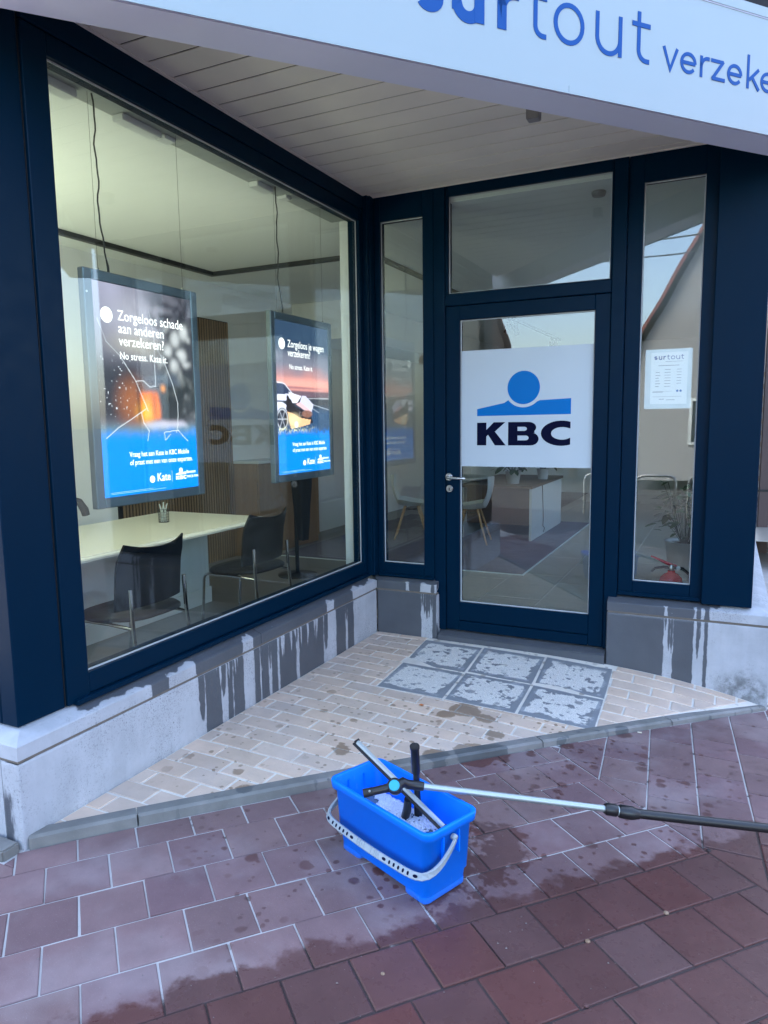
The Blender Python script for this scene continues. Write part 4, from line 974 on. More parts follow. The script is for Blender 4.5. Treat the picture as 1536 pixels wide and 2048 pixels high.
def poster1():
    n1 = upn(6, 9, PW, PH, 1); n2 = upn(26, 38, PW, PH, 2); n3 = upn(70, 100, PW, PH, 3)
    im = np.zeros((PH, PW, 3)) + np.array((.11, .105, .13))
    im = blend(im, sst(.45, 0, V) * sst(.75, .2, U) * (.5 + .6 * n1), (.30, .28, .37))
    im = blend(im, ell(.45, .16, .28, .11, .9) * .8, (.42, .40, .46)); im = blend(im, ell(.42, .27, .25, .05, .9) * .6, (.40, .36, .28))
    im = blend(im, ell(.85, .12, .35, .16, .7) * sst(.35, .6, n2) * .95, (.02, .02, .03))
    im = blend(im, sst(.55, .75, U) * sst(.06, .2, V) * sst(.62, .5, V) * .75, (.025, .028, .034))
    im = blend(im, sst(.55, .7, U) * sst(.66, .8, n2) * sst(.1, .2, V) * sst(.6, .4, V), (.50, .50, .50))
    for a, b, r_ in ((.78, .36, .05), (.84, .43, .045), (.72, .28, .04), (.88, .30, .045), (.8, .22, .05), (.9, .18, .05)): im = blend(im, ell(a, b, r_, r_ * .75, .5) * .75, (.62, .62, .62))
    im = blend(im, sst(.30, .42, V) * sst(.66, .6, V) * sst(.5, .3, U) * .85, (.02, .02, .028))
    im = blend(im, sst(.33, .45, V) * sst(.55, .65, U) * sst(.66, .62, V) * .8, (.02, .025, .025))
    im = blend(im, inpoly([(.55, .39), (.80, .40), (.85, .46), (.55, .455)]) * .6, (.10, .12, .16))
    im = blend(im, ell(.32, .55, .13, .10, .8) * .7, (.42, .13, .04))
    im = blend(im, inpoly([(.40, .50), (.575, .495), (.60, .57), (.60, .63), (.40, .63)]), (.95, .20, .035)); im = blend(im, ell(.45, .60, .08, .05, .8) * .9, (1.0, .45, .05))
    im = blend(im, inpoly([(.375, .46), (.40, .46), (.40, .65), (.375, .65)]), (.05, .03, .03)); im = blend(im, inpoly([(.52, .50), (.56, .50), (.56, .62), (.52, .62)]) * .8, (.35, .08, .03))
    im = blend(im, inpoly([(.40, .655), (.60, .64), (.85, .645), (.92, .67), (.5, .685)]) * .9, (.62, .55, .66)); im = blend(im, ell(.64, .475, .022, .015, .3), (1, .35, .08))
    im = blend(im, sst(.84, .92, n3) * sst(.4, .48, V) * sst(.82, .9, U) * .7, (.8, .8, .85))
    bl = sst(.665, .735, V + .03 * (n2 - .5)); im = blend(im, sst(.64, .69, V) * .45, (.12, .35, .45)); im = blend(im, bl, (.0, .235, .86))
    im = blur(im, 2); im = blend(im, sst(.86, .95, n3) * sst(.30, .36, V) * sst(.68, .6, V) * sst(.45, .2, U) * .8, (.8, .8, .85))
    wht = (.80, .82, .86)
    for L in ([(.03, .17), (.10, .27), (.22, .33), (.36, .445), (.44, .55), (.47, .59)], [(.53, .10), (.57, .20), (.565, .36), (.56, .465), (.50, .47), (.44, .443), (.36, .445)], [(.57, .255), (.66, .33), (.75, .45), (.80, .55), (.79, .66), (.77, .70)],
              [(.45, .58), (.30, .63), (.17, .67), (.05, .72)], [(.40, .60), (.42, .65), (.47, .69), (.45, .74)], [(.63, .70), (.70, .695), (.79, .69), (.84, .72), (.90, .75)], [(.63, .70), (.64, .74), (.70, .71)]):
        for p, q in zip(L[:-1], L[1:]): im = blend(im, seg(p, q, .0034) * (.3 if p[1] < .3 else .62), wht)
    return im
def poster2():
    n1 = upn(5, 14, PW, PH, 11); n2 = upn(30, 44, PW, PH, 12); n3 = upn(90, 90, PW, PH, 13)
    im = np.zeros((PH, PW, 3)) + np.array((.028, .055, .105))
    im = blend(im, sst(.14, .30, V), (.20, .20, .26)); im = blend(im, sst(.26, .40, V + .05 * (n1 - .5)), (.62, .26, .24)); im = blend(im, ell(.5, .40, .7, .035, .8) * .8, (.95, .40, .33))
    im = blend(im, sst(.30, .2, V) * sst(.15, .25, V) * n1 * .5, (.33, .30, .36)); im = blend(im, ell(.35, .425, .5, .008, .8) * .7, (.25, .10, .14)); im = blend(im, sst(.435, .455, V), (.16, .10, .13))
    im = blend(im, sst(.475, .50, V), (.05, .055, .075)); im = blend(im, seg((.5, .495), (1, .49), .005) * .7, (.55, .55, .6)); im = blend(im, sst(.53, .6, V), (.035, .08, .17)); im = blend(im, seg((.62, .53), (1, .57), .004) * .7, (.5, .55, .65)); im = blend(im, seg((.6, .55), (.78, .59), .004) * .6, (.5, .55, .65))
    im = blend(im, inpoly([(0, .40), (.12, .405), (.22, .43), (.32, .49), (.30, .52), (0, .52)]), (.035, .05, .10)); im = blend(im, seg((0, .395), (.14, .402), .006) + seg((.14, .402), (.30, .475), .006), (.70, .70, .78)) if False else blend(im, np.clip(seg((0, .395), (.14, .402), .006) + seg((.14, .402), (.30, .475), .006), 0, 1), (.70, .70, .78))
    im = blend(im, inpoly([(0, .475), (.30, .465), (.24, .51), (0, .515)]), (.72, .70, .85)); im = blend(im, inpoly([(0, .525), (.10, .525), (.24, .56), (.20, .585), (.0, .59)]), (.75, .73, .90))
    im = blend(im, inpoly([(.18, .47), (.32, .55), (.62, .60), (.66, .66), (.25, .66), (.16, .57)]), (.025, .02, .025))
    im = blend(im, inpoly([(.21, .455), (.45, .48), (.36, .53), (.28, .53)]), (.80, .76, .86)); im = blend(im, inpoly([(.45, .48), (.52, .475), (.68, .535), (.64, .59), (.52, .55), (.42, .52)]), (.66, .62, .80)); im = blend(im, inpoly([(.34, .535), (.42, .52), (.64, .585), (.50, .575)]), (.90, .52, .55))
    im = blend(im, ell(.09, .635, .105, .075, .05), (.02, .02, .03)); im = blend(im, ell(.09, .635, .098, .069, .05) - ell(.09, .635, .085, .06, .05), (.55, .56, .62))
    for a in range(0, 360, 60): im = blend(im, seg((.09, .635), (.09 + .085 * math.cos(math.radians(a)), .635 + .06 * math.sin(math.radians(a))), .005) * .8, (.5, .5, .56))
    im = blend(im, inpoly([(.18, .585), (.30, .60), (.40, .625), (.62, .64), (.60, .67), (.45, .685), (.24, .70)]), (.95, .52, .28)); im = blend(im, ell(.30, .64, .10, .035, .8) * .8, (1, .78, .45)); im = blend(im, ell(.34, .672, .035, .022, .2), (.95, .9, .8))
    im = blend(im, ell(.55, .60, .10, .025, .2) * .9, (.30, .13, .09)); im = blend(im, sst(.67, .9, n3) * sst(.55, .62, V) * sst(.2, .4, U) * sst(.66, .5, U) * sst(.64, .6, V) * .6, (.5, .4, .45))
    gl_ = sst(.685, .70, V + .02 * (n2 - .5)) * sst(.75, .71, V) * sst(.9, .3, U); im = blend(im, gl_ * sst(.3, .8, n3), (.75, .72, .45))
    im = blend(im, sst(.69, .755, V + .03 * (n2 - .5)), (.0, .235, .86)); im = blend(im, sst(.80, .9, n3) * sst(.62, .67, V) * sst(.76, .7, V) * sst(.5, .8, U), (.02, .05, .1))
    return im
def light_box(y0, y1, z0, z1, img, lines, body_off, label):
    bx = empty('light_box', (-.18, (y0 + y1) / 2, z0)); tag(bx, label, 'light box', 'hanging light boxes in the display window')
    fw = .046; xb, xf = -.216, -.18
    for q in ((y0, z0, y0 + fw, z1), (y1 - fw, z0, y1, z1), (y0 + fw, z1 - fw, y1 - fw, z1), (y0 + fw, z0, y1 - fw, z0 + fw)): box('frame_rail', 'lbframe', bx, xb, q[0], q[1], xf, q[2], q[3], .004)
    iy0, iy1, iz0, iz1 = y0 + fw, y1 - fw, z0 + fw, z1 - fw; W_, H_ = iy1 - iy0, iz1 - iz0
    P = MB().grid(lambda i, k: (xf - .006, iy0 + W_ * i / PW, iz1 - H_ * k / PH), PW, PH, smooth=False)
    P.f = [q[::-1] for q in P.f]; me = P.mesh('poster_print'); ca = me.color_attributes.new('print', 'FLOAT_COLOR', 'CORNER')
    cols = np.ones((PH * PW, 4, 4), np.float32); cols[..., :3] = np.clip(img, 0, 1).reshape(-1, 1, 3); ca.data.foreach_set('color', cols.ravel())
    link('poster_print', me, 'poster', bx)
    box('back_panel', 'back_glow', bx, xb + .002, iy0 - .01, iz0 - .01, xb + .006, iy1 + .01, iz1 + .01, 0)  # rear side made to glow, an added source for ceiling and desk
    m4 = YZ(xf - .0052, iy0, iz0); L = lambda u, v: (u * W_, (1 - v) * H_)
    flat('logo_disc', [circ(*L(.115, .147), .034, 32)], m4, 0, .0005, 'postertext', bx)
    wv = MB()
    for k, (a, b) in enumerate(((-.008, .008), (-.016, .014), (-.010, .016), (-.004, .006))): wv.box(L(.115, .147)[0] + a, L(.115, .147)[1] + .012 - .008 * k, .0006, L(.115, .147)[0] + b, L(.115, .147)[1] + .0135 - .008 * k, .0009, m4)
    wv.build('logo_wave', 'lbframe', bx)
    for s, u, v, size, sx in lines: text(s, size, m4, .0006, 'postertext', bx, loc=L(u, v), sx=sx, offset=.0001)
    text('Vraag het aan Kate in KBC Mobile', .0345, m4, .0006, 'postertext', bx, loc=L(.255, .815), sx=.84, offset=.0003)
    text('of praat met een van onze experten.', .0345, m4, .0006, 'postertext', bx, loc=L(.255, .855), sx=.84, offset=.0003)
    flat('logo_disc', [circ(*L(.475, .935), .017, 24)], m4, 0, .0005, 'postertext', bx)
    text('Kate', .056, m4, .0006, 'postertext', bx, loc=L(.525, .948), sx=.88, offset=.0006)
    MB().box(L(.69, 0)[0], L(0, .96)[1], 0, L(.69, 0)[0] + .0022, L(0, .90)[1], .0005, m4).build('divider_line', 'postergrey', bx)
    kbc_logo(L(.735, 0)[0], L(0, .951)[1], .118, m4, .0004, bx, 'postertext', 'postertext', 'postertext')
    text('Beweegt', .022, m4, .0006, 'postertext', bx, loc=L(.86, .922), sx=.9, offset=.0004); text('met je mee.', .022, m4, .0006, 'postertext', bx, loc=L(.86, .945), sx=.9, offset=.0004)
    MB().box(.06 * W_, .012 * H_, 0, .62 * W_, .0135 * H_, .0004, m4).build('small_print', 'postergrey', bx); MB().box(.06 * W_, .018 * H_, 0, .48 * W_, .0195 * H_, .0004, m4).build('small_print', 'postergrey', bx)
    sw = MB()
    for y in (y0 + .10, y1 - .08):
        MB().tube([(xf - .02, y, z1 - .002), (xf - .02, y, 2.944)], .0008, 5).build('suspension_wire', 'black', bx); MB().lathe([(.005, 0), (.005, .012), (.002, .014)], 8, (xf - .02, y, z1 - .001)).build('wire_grip', 'steel', bx)
    yc = y0 + body_off; pts = []
    for i in range(26):
        t = i / 25; z = z1 + (2.944 - z1) * t; k = math.sin(t * 19 + y0) * .006 + math.sin(t * 41) * .003
        pts.append((xf - .022, yc + k - .035 * sst(.0, .25, np.array(t)) - .0 * t, z))
    MB().tube(pts, [.0055 if i < 2 else .0036 for i in range(26)], 6).build('power_cable', 'black', bx)
    MB().tube([(xf + .0015, y0 + .012, z1 - .10), (xf - .004, y0 + .012, z1 - .10)], .005, 8).build('screw', 'steel', bx)
    at(bx, []); return bx
light_box(-2.372, -1.656, 1.182, 2.213, poster1(), [('Zorgeloos schade', .215, .163, .064, .92), ('aan anderen', .215, .222, .064, .92), ('verzekeren?', .215, .281, .064, .92), ('No stress. Kate it.', .215, .345, .047, .88)], .165, 'lit hanging poster of a cracked window with an orange house in an aluminium frame')
light_box(-1.002, -.280, 1.182, 2.213, poster2(), [('Zorgeloos je wagen', .215, .163, .064, .86), ('verzekeren?', .215, .222, .064, .86), ('No stress. Kate it.', .235, .305, .044, .86)], .165, 'lit hanging poster of a crashed car at sunset in an aluminium frame')

# ================================================================== FURNITURE
desk = empty('desk', (-1.5, -1.1, FZ)); tag(desk, 'long cream desk with white front panel behind the display window', 'desk')
tp_ = MB().prism([(-2.06, -2.5), (-.985, -2.5), (-.985, .02), (-1.06, .10), (-2.06, .10)], .768, .803); tp_.build('desk_top', 'desk', desk, .012, seg=3)
box('front_panel', 'deskwhite', desk, -1.60, -2.45, FZ, -1.575, .02, .767, .002); box('end_panel', 'deskwhite', desk, -2.02, -.02, FZ, -1.602, .02, .767, .002)
box('plinth_strip', 'deskwhite', desk, -1.57, -2.45, FZ, -1.553, .02, .2, .002); at(desk, [])
def office_chair(loc, label):
    c = empty('visitor_chair', loc, 0); tag(c, label, 'chair', 'black visitor chairs at the desk')
    # local: +x = chair's back (towards the window), seat height .45
    b = MB(); ns, nt = 14, 12
    def P(i, j, o=0):
        u = i / ns * 2 - 1; v = j / nt
        y = u * .245 * (1 - .10 * max(0, v - .75) / .25 + .0); z = .50 + v * .36 - .035 * (max(0, v - .7) / .3) * (1 - u * u)
        x = .205 + .035 * v + .055 * max(0, v - .55) ** 1.5 * 2 - .045 * (abs(u) ** 2.2) + o
        return (x, y, z)
    b.grid(lambda i, j: P(i, j), ns, nt); b.grid(lambda i, j: P(ns - i, j, -.014), ns, nt)
    ed = [P(i, 0) for i in range(ns + 1)] + [P(ns, j) for j in range(1, nt + 1)] + [P(i, nt) for i in range(ns - 1, -1, -1)] + [P(0, j) for j in range(nt - 1, 0, -1)]
    n = len(ed); b.add(ed + [(x - .014, y, z) for x, y, z in ed], [(i, (i + 1) % n, (i + 1) % n + n, i + n) for i in range(n)][::1])
    b.build('backrest', 'chairblack', c)
    
    s = MB(); m = 30
    rim = [(.02 + .235 * abs(math.cos(2 * math.pi * k / m)) ** .7 * (1 if math.cos(2 * math.pi * k / m) > 0 else -1), .245 * abs(math.sin(2 * math.pi * k / m)) ** .6 * (1 if math.sin(2 * math.pi * k / m) > 0 else -1)) for k in range(m)]
    v = []
    for k_, z in ((.86, .420), (1, .430), (1.0, .445), (.94, .457), (.6, .460)): v += [(x * k_, y * k_, z + (.012 if x > .1 else 0)) for x, y in rim]
    f = [(L * m + k, L * m + (k + 1) % m, (L + 1) * m + (k + 1) % m, (L + 1) * m + k) for L in range(4) for k in range(m)]
    s.add(v, f, None, True); s.add(v[:m], [tuple(range(m - 1, -1, -1))]); s.add(v[-m:], [tuple(range(m))]); s.build('seat', 'chairblack', c)
    for sy in (-1, 1):
        MB().tube([(.23, sy * .205, .62), (.235, sy * .207, .45), (.275, sy * .215, 0)], .0115, 10).build('leg', 'chrome', c)
        MB().tube([(.05, sy * .21, .418), (-.17, sy * .212, .418), (-.195, sy * .213, .405), (-.205, sy * .214, .38), (-.235, sy * .218, 0)], .0105, 10).build('leg', 'chrome', c)
        MB().tube([(.05, sy * .21, .418), (.20, sy * .21, .41), (.2375, sy * .2075, .405)], .010, 10).build('seat_rail', 'chrome', c)
    return c
office_chair((-.73, -1.70, FZ), 'black visitor chair with chrome legs nearest the dark poster'); office_chair((-.84, -.46, FZ), 'black visitor chair with chrome legs under the car poster')
pc = empty('pen_cup', (-1.588, -.462, .803)); tag(pc, 'black mesh pen cup holding white pens on the cream desk', 'pen cup')
cupm = MB()
for k in range(22):
    a = 2 * math.pi * k / 22; a2 = a + 2 * math.pi / 22
    cupm.tube([(.038 * math.cos(a), .038 * math.sin(a), 0), (.04 * math.cos(a), .04 * math.sin(a), .1)], .0012, 4, False)
for z in (.002, .02, .04, .06, .08, .1): cupm.tube([(.039 * math.cos(2 * math.pi * k / 22), .039 * math.sin(2 * math.pi * k / 22), z) for k in range(23)], .0018 if z in (.002, .1) else .001, 5, False)
cupm.lathe([(.037, 0), (.037, .003)], 22); cupm.build('mesh_cup', 'black', pc)
for k in range(6):
    a = k * 1.1; MB().tube([(.02 * math.cos(a + 2), .02 * math.sin(a + 2), .004), (.032 * math.cos(a), .032 * math.sin(a), .135 + .008 * (k % 3))], .004, 6).build('pen', 'shell', pc)
dl = empty('desk_lamp', (-1.95, -1.10, .803)); tag(dl, 'black arched lamp at the left end of the cream desk', 'lamp')
MB().lathe([(.06, 0), (.06, .012), (.01, .018)], 20).build('base', 'black', dl); MB().tube([(0, 0, .01), (0, -.01, .12), (0, .03, .20), (0, .10, .225), (0, .17, .195), (0, .215, .13), (0, .225, .09)], [.010, .010, .014, .02, .026, .03, .028], 10).build('arched_arm', 'black', dl)
# slatted wall panel
sp_ = empty('slat_wall_panel', (-2.64, 1.76, FZ)); tag(sp_, 'tall oak slat panel with black gaps on the wall behind the desk', 'wall panel')
box('felt_backing', 'felt', sp_, -2.648, .10, FZ, -2.632, 1.775, 2.63, 0)
sl0 = MB().box(0, -.012, 0, .007, .012, 2.55).mesh('slat'); sl0.materials.append(M['slat'])
for k in range(41): o = link('slat', sl0, None, sp_, (-2.6318, 1.758 - .04 * k, FZ + .002))
at(sp_, [])
cab = empty('oak_cabinet', (-2.45, 2.4, FZ)); tag(cab, 'oak side cabinet with pale top beyond the slat panel', 'cabinet')
for y0, y1 in ((1.79, 2.21), (2.214, 2.632), (2.636, 3.05)): box('cabinet_door', 'oak', cab, -2.325, y0, FZ + .08, -2.305, y1, 1.10, .002)
box('carcass', 'oak', cab, -2.645, 1.785, FZ, -2.327, 3.055, 1.104, .002); box('cabinet_top', 'deskwhite', cab, -2.645, 1.78, 1.105, -2.29, 3.06, 1.135, .003); at(cab, [])
cs = empty('coat_stand', (-1.44, 1.17, FZ)); tag(cs, 'black coat stand on a round base with a dark coat hanging on it', 'coat stand')
MB().lathe([(.19, 0), (.19, .012), (.03, .022), (.02, .03)], 30).build('base', 'black', cs); MB().tube([(0, 0, .02), (0, 0, 1.75)], .019, 12).build('pole', 'black', cs)
for k in range(4): a = k * math.pi / 2; MB().tube([(0, 0, 1.62), (.08 * math.cos(a), .08 * math.sin(a), 1.68), (.13 * math.cos(a), .13 * math.sin(a), 1.76)], .008, 6).build('hook', 'black', cs)
ct = empty('hanging_coat', (-1.40, 1.19, FZ + .35)); tag(ct, 'long dark coat hanging on the coat stand beside the second chair', 'coat')
cb = MB(); cb.grid(lambda i, j: ((.045 + .055 * math.sin(j / 20 * 2.6) ** 1 + .012 * math.sin(i * 1.9 + j * .2)) * math.cos(2 * math.pi * i / 24) + .02, (.05 + .07 * math.sin(j / 20 * 2.5) + .014 * math.sin(i * 1.3)) * math.sin(2 * math.pi * i / 24), 1.33 * j / 20), 24, 20, close_u=True); cb.build('coat_body', 'coat', ct)
rug = MB().prism([(-2.2, 1.965), (.585, 1.965), (.585, 5.7), (-2.2, 5.7)], FZ + .001, FZ + .009).build('rug', 'rug', None, .002); tag(rug, 'mauve grey woven rug on the tiled floor inside the door', 'rug')
MB().box(.576, 1.957, FZ + .001, .59, 5.7, FZ + .0105).build('rug_binding', 'shell', rug); MB().box(-2.2, 1.957, FZ + .001, .5755, 1.966, FZ + .0105).build('rug_binding', 'shell', rug)
def shell_chair(loc, rz, label):
    c = empty('shell_chair', loc, rz); tag(c, label, 'chair', 'white shell chairs round the table')
    b = MB()
    def P(i, j, o=0):
        u = i / 16 * 2 - 1; v = j / 18
        if v < .5: t = v / .5; x = -.20 + .36 * t; z = .45 - .035 * math.sin(t * math.pi * .9)
        else: t = (v - .5) / .5; x = .16 + .10 * math.sin(t * 1.5); z = .437 + .37 * t ** 1.15
        wd = .225 - .05 * max(0, v - .6) / .4 - .03 * max(0, .2 - v) / .2; z += .075 * abs(u) ** 2.5 * math.sin(min(v * 1.25, 1) * math.pi) ; x -= .05 * abs(u) ** 2.5 * max(0, v - .5) * 2
        return (x + o * .6, u * wd, z - o)
    b.grid(lambda i, j: P(i, j), 16, 18); b.grid(lambda i, j: P(16 - i, j, .012), 16, 18); b.build('shell', 'shell', c)
    for sx in (-1, 1):
        for sy in (-1, 1): MB().tube([(sx * .08, sy * .09, .41), (sx * .21, sy * .215, 0)], [.016, .010], 8).build('leg', 'beech', c)
    bw = MB()
    for sx in (-1, 1): bw.tube([(sx * .1, -.11, .36), (sx * -.1, .11, .36)], .004, 5)
    bw.build('brace', 'black', c)
shell_chair((-.46, 3.55, FZ + .009), math.radians(10), 'white shell chair with beech legs beside the door handle'); shell_chair((-1.28, 3.62, FZ + .009), math.radians(200), 'white shell chair with beech legs seen through the narrow left side window')
tb = empty('round_table', (-.95, 4.35, FZ + .009)); tag(tb, 'round white table between the white shell chairs', 'table')
MB().lathe([(.42, .70), (.43, .705), (.43, .725), (.42, .73)], 40).build('table_top', 'shell', tb); MB().tube([(0, 0, .02), (0, 0, .70)], .03, 12).build('column', 'shell', tb); MB().lathe([(.24, 0), (.24, .01), (.03, .03)], 30).build('base', 'shell', tb)
d2 = empty('reception_desk', (.0, 4.5, FZ)); tag(d2, 'white reception desk with dark wooden top standing on the rug', 'desk')
box('desk_top', 'darkwood', d2, -.72, 3.80, .718, .21, 5.6, .752, .003); box('end_panel', 'deskwhite', d2, .165, 3.85, FZ + .0095, .195, 5.55, .717, .002); box('front_panel', 'darkwood', d2, -.68, 3.98, .25, .163, 4.0, .717, .002); box('end_panel', 'deskwhite', d2, -.70, 3.85, FZ + .0095, -.67, 5.55, .717, .002)
MB().tube([(.204, 4.35, .74), (.208, 4.36, .6), (.212, 4.38, .4), (.21, 4.40, .26), (.216, 4.36, .2), (.218, 4.45, .16), (.215, 4.40, .12)], .005, 6).build('cable', 'black', d2); at(d2, [])
def potted(name, loc, pr_, ph, fol_r, fol_h, nleaf, ls_, label, mat='leaf', seed=1):
    rd = random.Random(seed); c = empty(name, loc); tag(c, label, 'plant')
    MB().lathe([(pr_ * .75, 0), (pr_, ph), (pr_ * 1.06, ph), (pr_ * 1.06, ph - .02), (pr_ * .9, ph - .03)][:3] + [(pr_ * .9, ph), (pr_ * .88, ph - .03)], 24).build('pot', 'pot', c); MB().lathe([(pr_ * .88, ph - .03), (.0, ph - .02)], 20).build('soil', 'soil', c)
    st = MB(); lv = MB()
    for k in range(nleaf):
        a = rd.uniform(0, 6.28); rr = fol_r * rd.uniform(.15, 1) ** .7; z = ph + fol_h * rd.uniform(.1, 1); tip = Vector((rr * math.cos(a), rr * math.sin(a), z)); base = Vector((rr * .15 * math.cos(a), rr * .15 * math.sin(a), ph - .02))
        if k % 3 == 0: st.tube([base, base.lerp(tip, .6) + Vector((0, 0, .04)), tip], .003, 4, False)
        dr_ = Vector((math.cos(a + rd.uniform(-.8, .8)), math.sin(a + rd.uniform(-.8, .8)), rd.uniform(-.5, .4))).normalized(); sd = dr_.cross(Vector((0, 0, 1))).normalized(); l_ = ls_ * rd.uniform(.7, 1.3)
        lv.add([tip, tip + dr_ * l_ * .3 + sd * l_ * .28, tip + dr_ * l_ * .7 + sd * l_ * .24 - Vector((0, 0, .01)), tip + dr_ * l_ - Vector((0, 0, l_ * .2)), tip + dr_ * l_ * .7 - sd * l_ * .24 - Vector((0, 0, .01)), tip + dr_ * l_ * .3 - sd * l_ * .28], [(0, 1, 5), (1, 2, 4, 5), (2, 3, 4)])
    st.build('stem', 'leaf2', c); lv.build('leaves', mat, c)
potted('potted_plant', (-.12, 4.15, .753), .10, .16, .26, .24, 90, .12, 'leafy green plant in a pot on the reception desk', seed=3)
potted('potted_plant', (.08, 4.9, .753), .08, .14, .18, .26, 50, .10, 'second smaller green plant further back on the reception desk', seed=5)
potted('potted_plant', (1.98, 2.35, FZ), .17, .36, .26, .55, 110, .10, 'leafy plant in a floor pot behind the narrow right side window', seed=9)
fe = empty('fire_extinguisher', (1.985, .50, FZ)); tag(fe, 'red fire extinguisher with black hose behind the right side window', 'extinguisher')
MB().lathe([(.07, 0), (.078, .01), (.078, .36), (.07, .40), (.045, .425), (.024, .435), (.024, .45)], 26).build('cylinder', 'red', fe); MB().lathe([(.018, .45), (.02, .455), (.02, .485), (.012, .49)], 14).build('valve', 'steel', fe)
MB().tube([(.03, .01, .475), (-.03, -.01, .50), (-.13, -.03, .545)], [.012, .011, .006], 8).build('lever', 'red', fe); MB().tube([(.02, 0, .465), (-.05, -.01, .472), (-.10, -.02, .462), (-.125, -.025, .435)], [.010, .010, .008, .006], 8).build('carry_handle', 'black', fe)
MB().tube([(.02, 0, .47), (.07, -.01, .468), (.115, -.01, .43), (.12, -.01, .33), (.095, -.01, .2)], .011, 8).build('hose', 'black', fe); MB().lathe([(.014, 0), (.014, .006)], 12, mat=basis((1, 0, 0), (0, 0, 1), (0, -1, 0), (.045, -.018, .472))).build('gauge', 'shell', fe)

# ================================================================== BUCKET AND TOOLS
GZ = zpave(1.29, -2.44)
bu = empty('bucket', (1.290, -2.440, GZ + .0015), math.radians(-23)); tag(bu, 'blue rectangular window cleaning bucket with grey handle standing on the wet red pavers', 'bucket')
def rrect(w_, h, r_, n=6):
    out = []
    for cx, cy_, a0 in ((w_ - r_, h - r_, 0), (-w_ + r_, h - r_, 90), (-w_ + r_, -h + r_, 180), (w_ - r_, -h + r_, 270)):
        for k in range(n + 1): a = math.radians(a0 + 90 * k / n); out.append((cx + r_ * math.cos(a), cy_ + r_ * math.sin(a)))
    return out
def loft(b, rings, closed_bottom=False, flip=False):
    m = len(rings[0][0]); v = [(x, y, z) for ring, z in rings for x, y in ring]
    f = [(L * m + k, L * m + (k + 1) % m, (L + 1) * m + (k + 1) % m, (L + 1) * m + k) for L in range(len(rings) - 1) for k in range(m)]
    if flip: f = [q[::-1] for q in f]
    b.add(v, f, None, True)
    if closed_bottom: b.add(v[:m], [tuple(range(m - 1, -1, -1)) if not flip else tuple(range(m))])
tub = MB(); Hh = .272
loft(tub, [(rrect(.221, .095, .022), .019), (rrect(.225, .098, .024), .023), (rrect(.229, .1015, .024), .060), (rrect(.235, .106, .026), .064), (rrect(.247, .113, .030), Hh - .034), (rrect(.249, .114, .03), Hh - .0335), (rrect(.262, .124, .034), Hh - .030), (rrect(.265, .1265, .035), Hh - .004), (rrect(.2635, .125, .035), Hh), (rrect(.252, .1135, .03), Hh), (rrect(.250, .112, .03), Hh - .004), (rrect(.231, .101, .026), .08), (rrect(.222, .094, .024), .052)])
tub.add([(x, y, .052) for x, y in rrect(.222, .094, .024)], [tuple(range(28))]); tub.add([(x, y, .019) for x, y in rrect(.221, .095, .022)], [tuple(range(27, -1, -1))])
tub.build('tub', 'bucket', bu)
for sx in (-1, 1):
    ft = MB(); rg = [(x + sx * .170, y) for x, y in rrect(.054, .0985, .020, 4)]; rg0 = [(x + sx * .170, y) for x, y in rrect(.052, .0965, .019, 4)]
    loft(ft, [(rg0, 0), (rg, .003), (rg, .024)], True); ft.build('foot', 'bucket', bu)
rb = MB()
for sx in (-1, 1):
    for y in (-.04, .035): rb.box(sx * .247 - .006, y - .003, Hh - .12, sx * .247 + .006, y + .003, Hh - .03)
rb.build('rib', 'bucket', bu)
# bail handle, folded down against the long front side (-y)
ctl = [Vector(p) for p in ((-.266, 0, .215), (-.271, -.035, .187), (-.272, -.082, .156), (-.260, -.126, .139), (-.220, -.147, .132), (-.11, -.152, .127), (0, -.153, .125), (.11, -.152, .127), (.220, -.147, .132), (.260, -.126, .139), (.272, -.082, .156), (.271, -.035, .187), (.266, 0, .215))]
dense = []
for i in range(len(ctl) - 1):
    p0, p1, p2, p3 = ctl[max(i - 1, 0)], ctl[i], ctl[i + 1], ctl[min(i + 2, len(ctl) - 1)]
    for k in range(16):
        t = k / 16; dense.append(.5 * (2 * p1 + (p2 - p0) * t + (2 * p0 - 5 * p1 + 4 * p2 - p3) * t * t + (3 * p1 - p0 - 3 * p2 + p3) * t ** 3))
dense.append(ctl[-1]); cum = [0]
for i in range(1, len(dense)): cum.append(cum[-1] + (dense[i] - dense[i - 1]).length)
hp = []
for k in range(41):
    q = cum[-1] * k / 40; i = next((j_ for j_ in range(1, len(cum)) if cum[j_] >= q - 1e-9), len(cum) - 1)
    hp.append(dense[i - 1].lerp(dense[i], (q - cum[i - 1]) / max(cum[i] - cum[i - 1], 1e-9)))
hb = MB(); W2 = .0122; T2 = .0036
nrm_l = []
sec = []
for k, p in enumerate(hp):
    t = (hp[min(k + 1, 40)] - hp[max(k - 1, 0)]).normalized(); out = Vector((0, -.35, .9)) if 6 < k < 34 else Vector((0, 0, 1))
    q = min(1, min(k, 40 - k) / 9); wd = .008 + (W2 - .008) * q
    side = (Vector((0, .5, .87)) - t * t.dot(Vector((0, .5, .87)))).normalized(); nn = t.cross(side).normalized()
    sec.append((p, side * wd, nn * T2))
v = []
for p, s_, n_ in sec: v += [p + s_ + n_, p + s_ * .8 + n_ * 1.6, p - s_ * .8 + n_ * 1.6, p - s_ + n_, p - s_ - n_, p + s_ - n_]
hb.add(v, [(k * 6 + i, k * 6 + (i + 1) % 6, (k + 1) * 6 + (i + 1) % 6, (k + 1) * 6 + i) for k in range(40) for i in range(6)] + [(0, 1, 2, 3, 4, 5), tuple(40 * 6 + i for i in range(5, -1, -1))], None, False)
hnd = hb.build('handle', 'greyplastic', bu)
hl = MB()
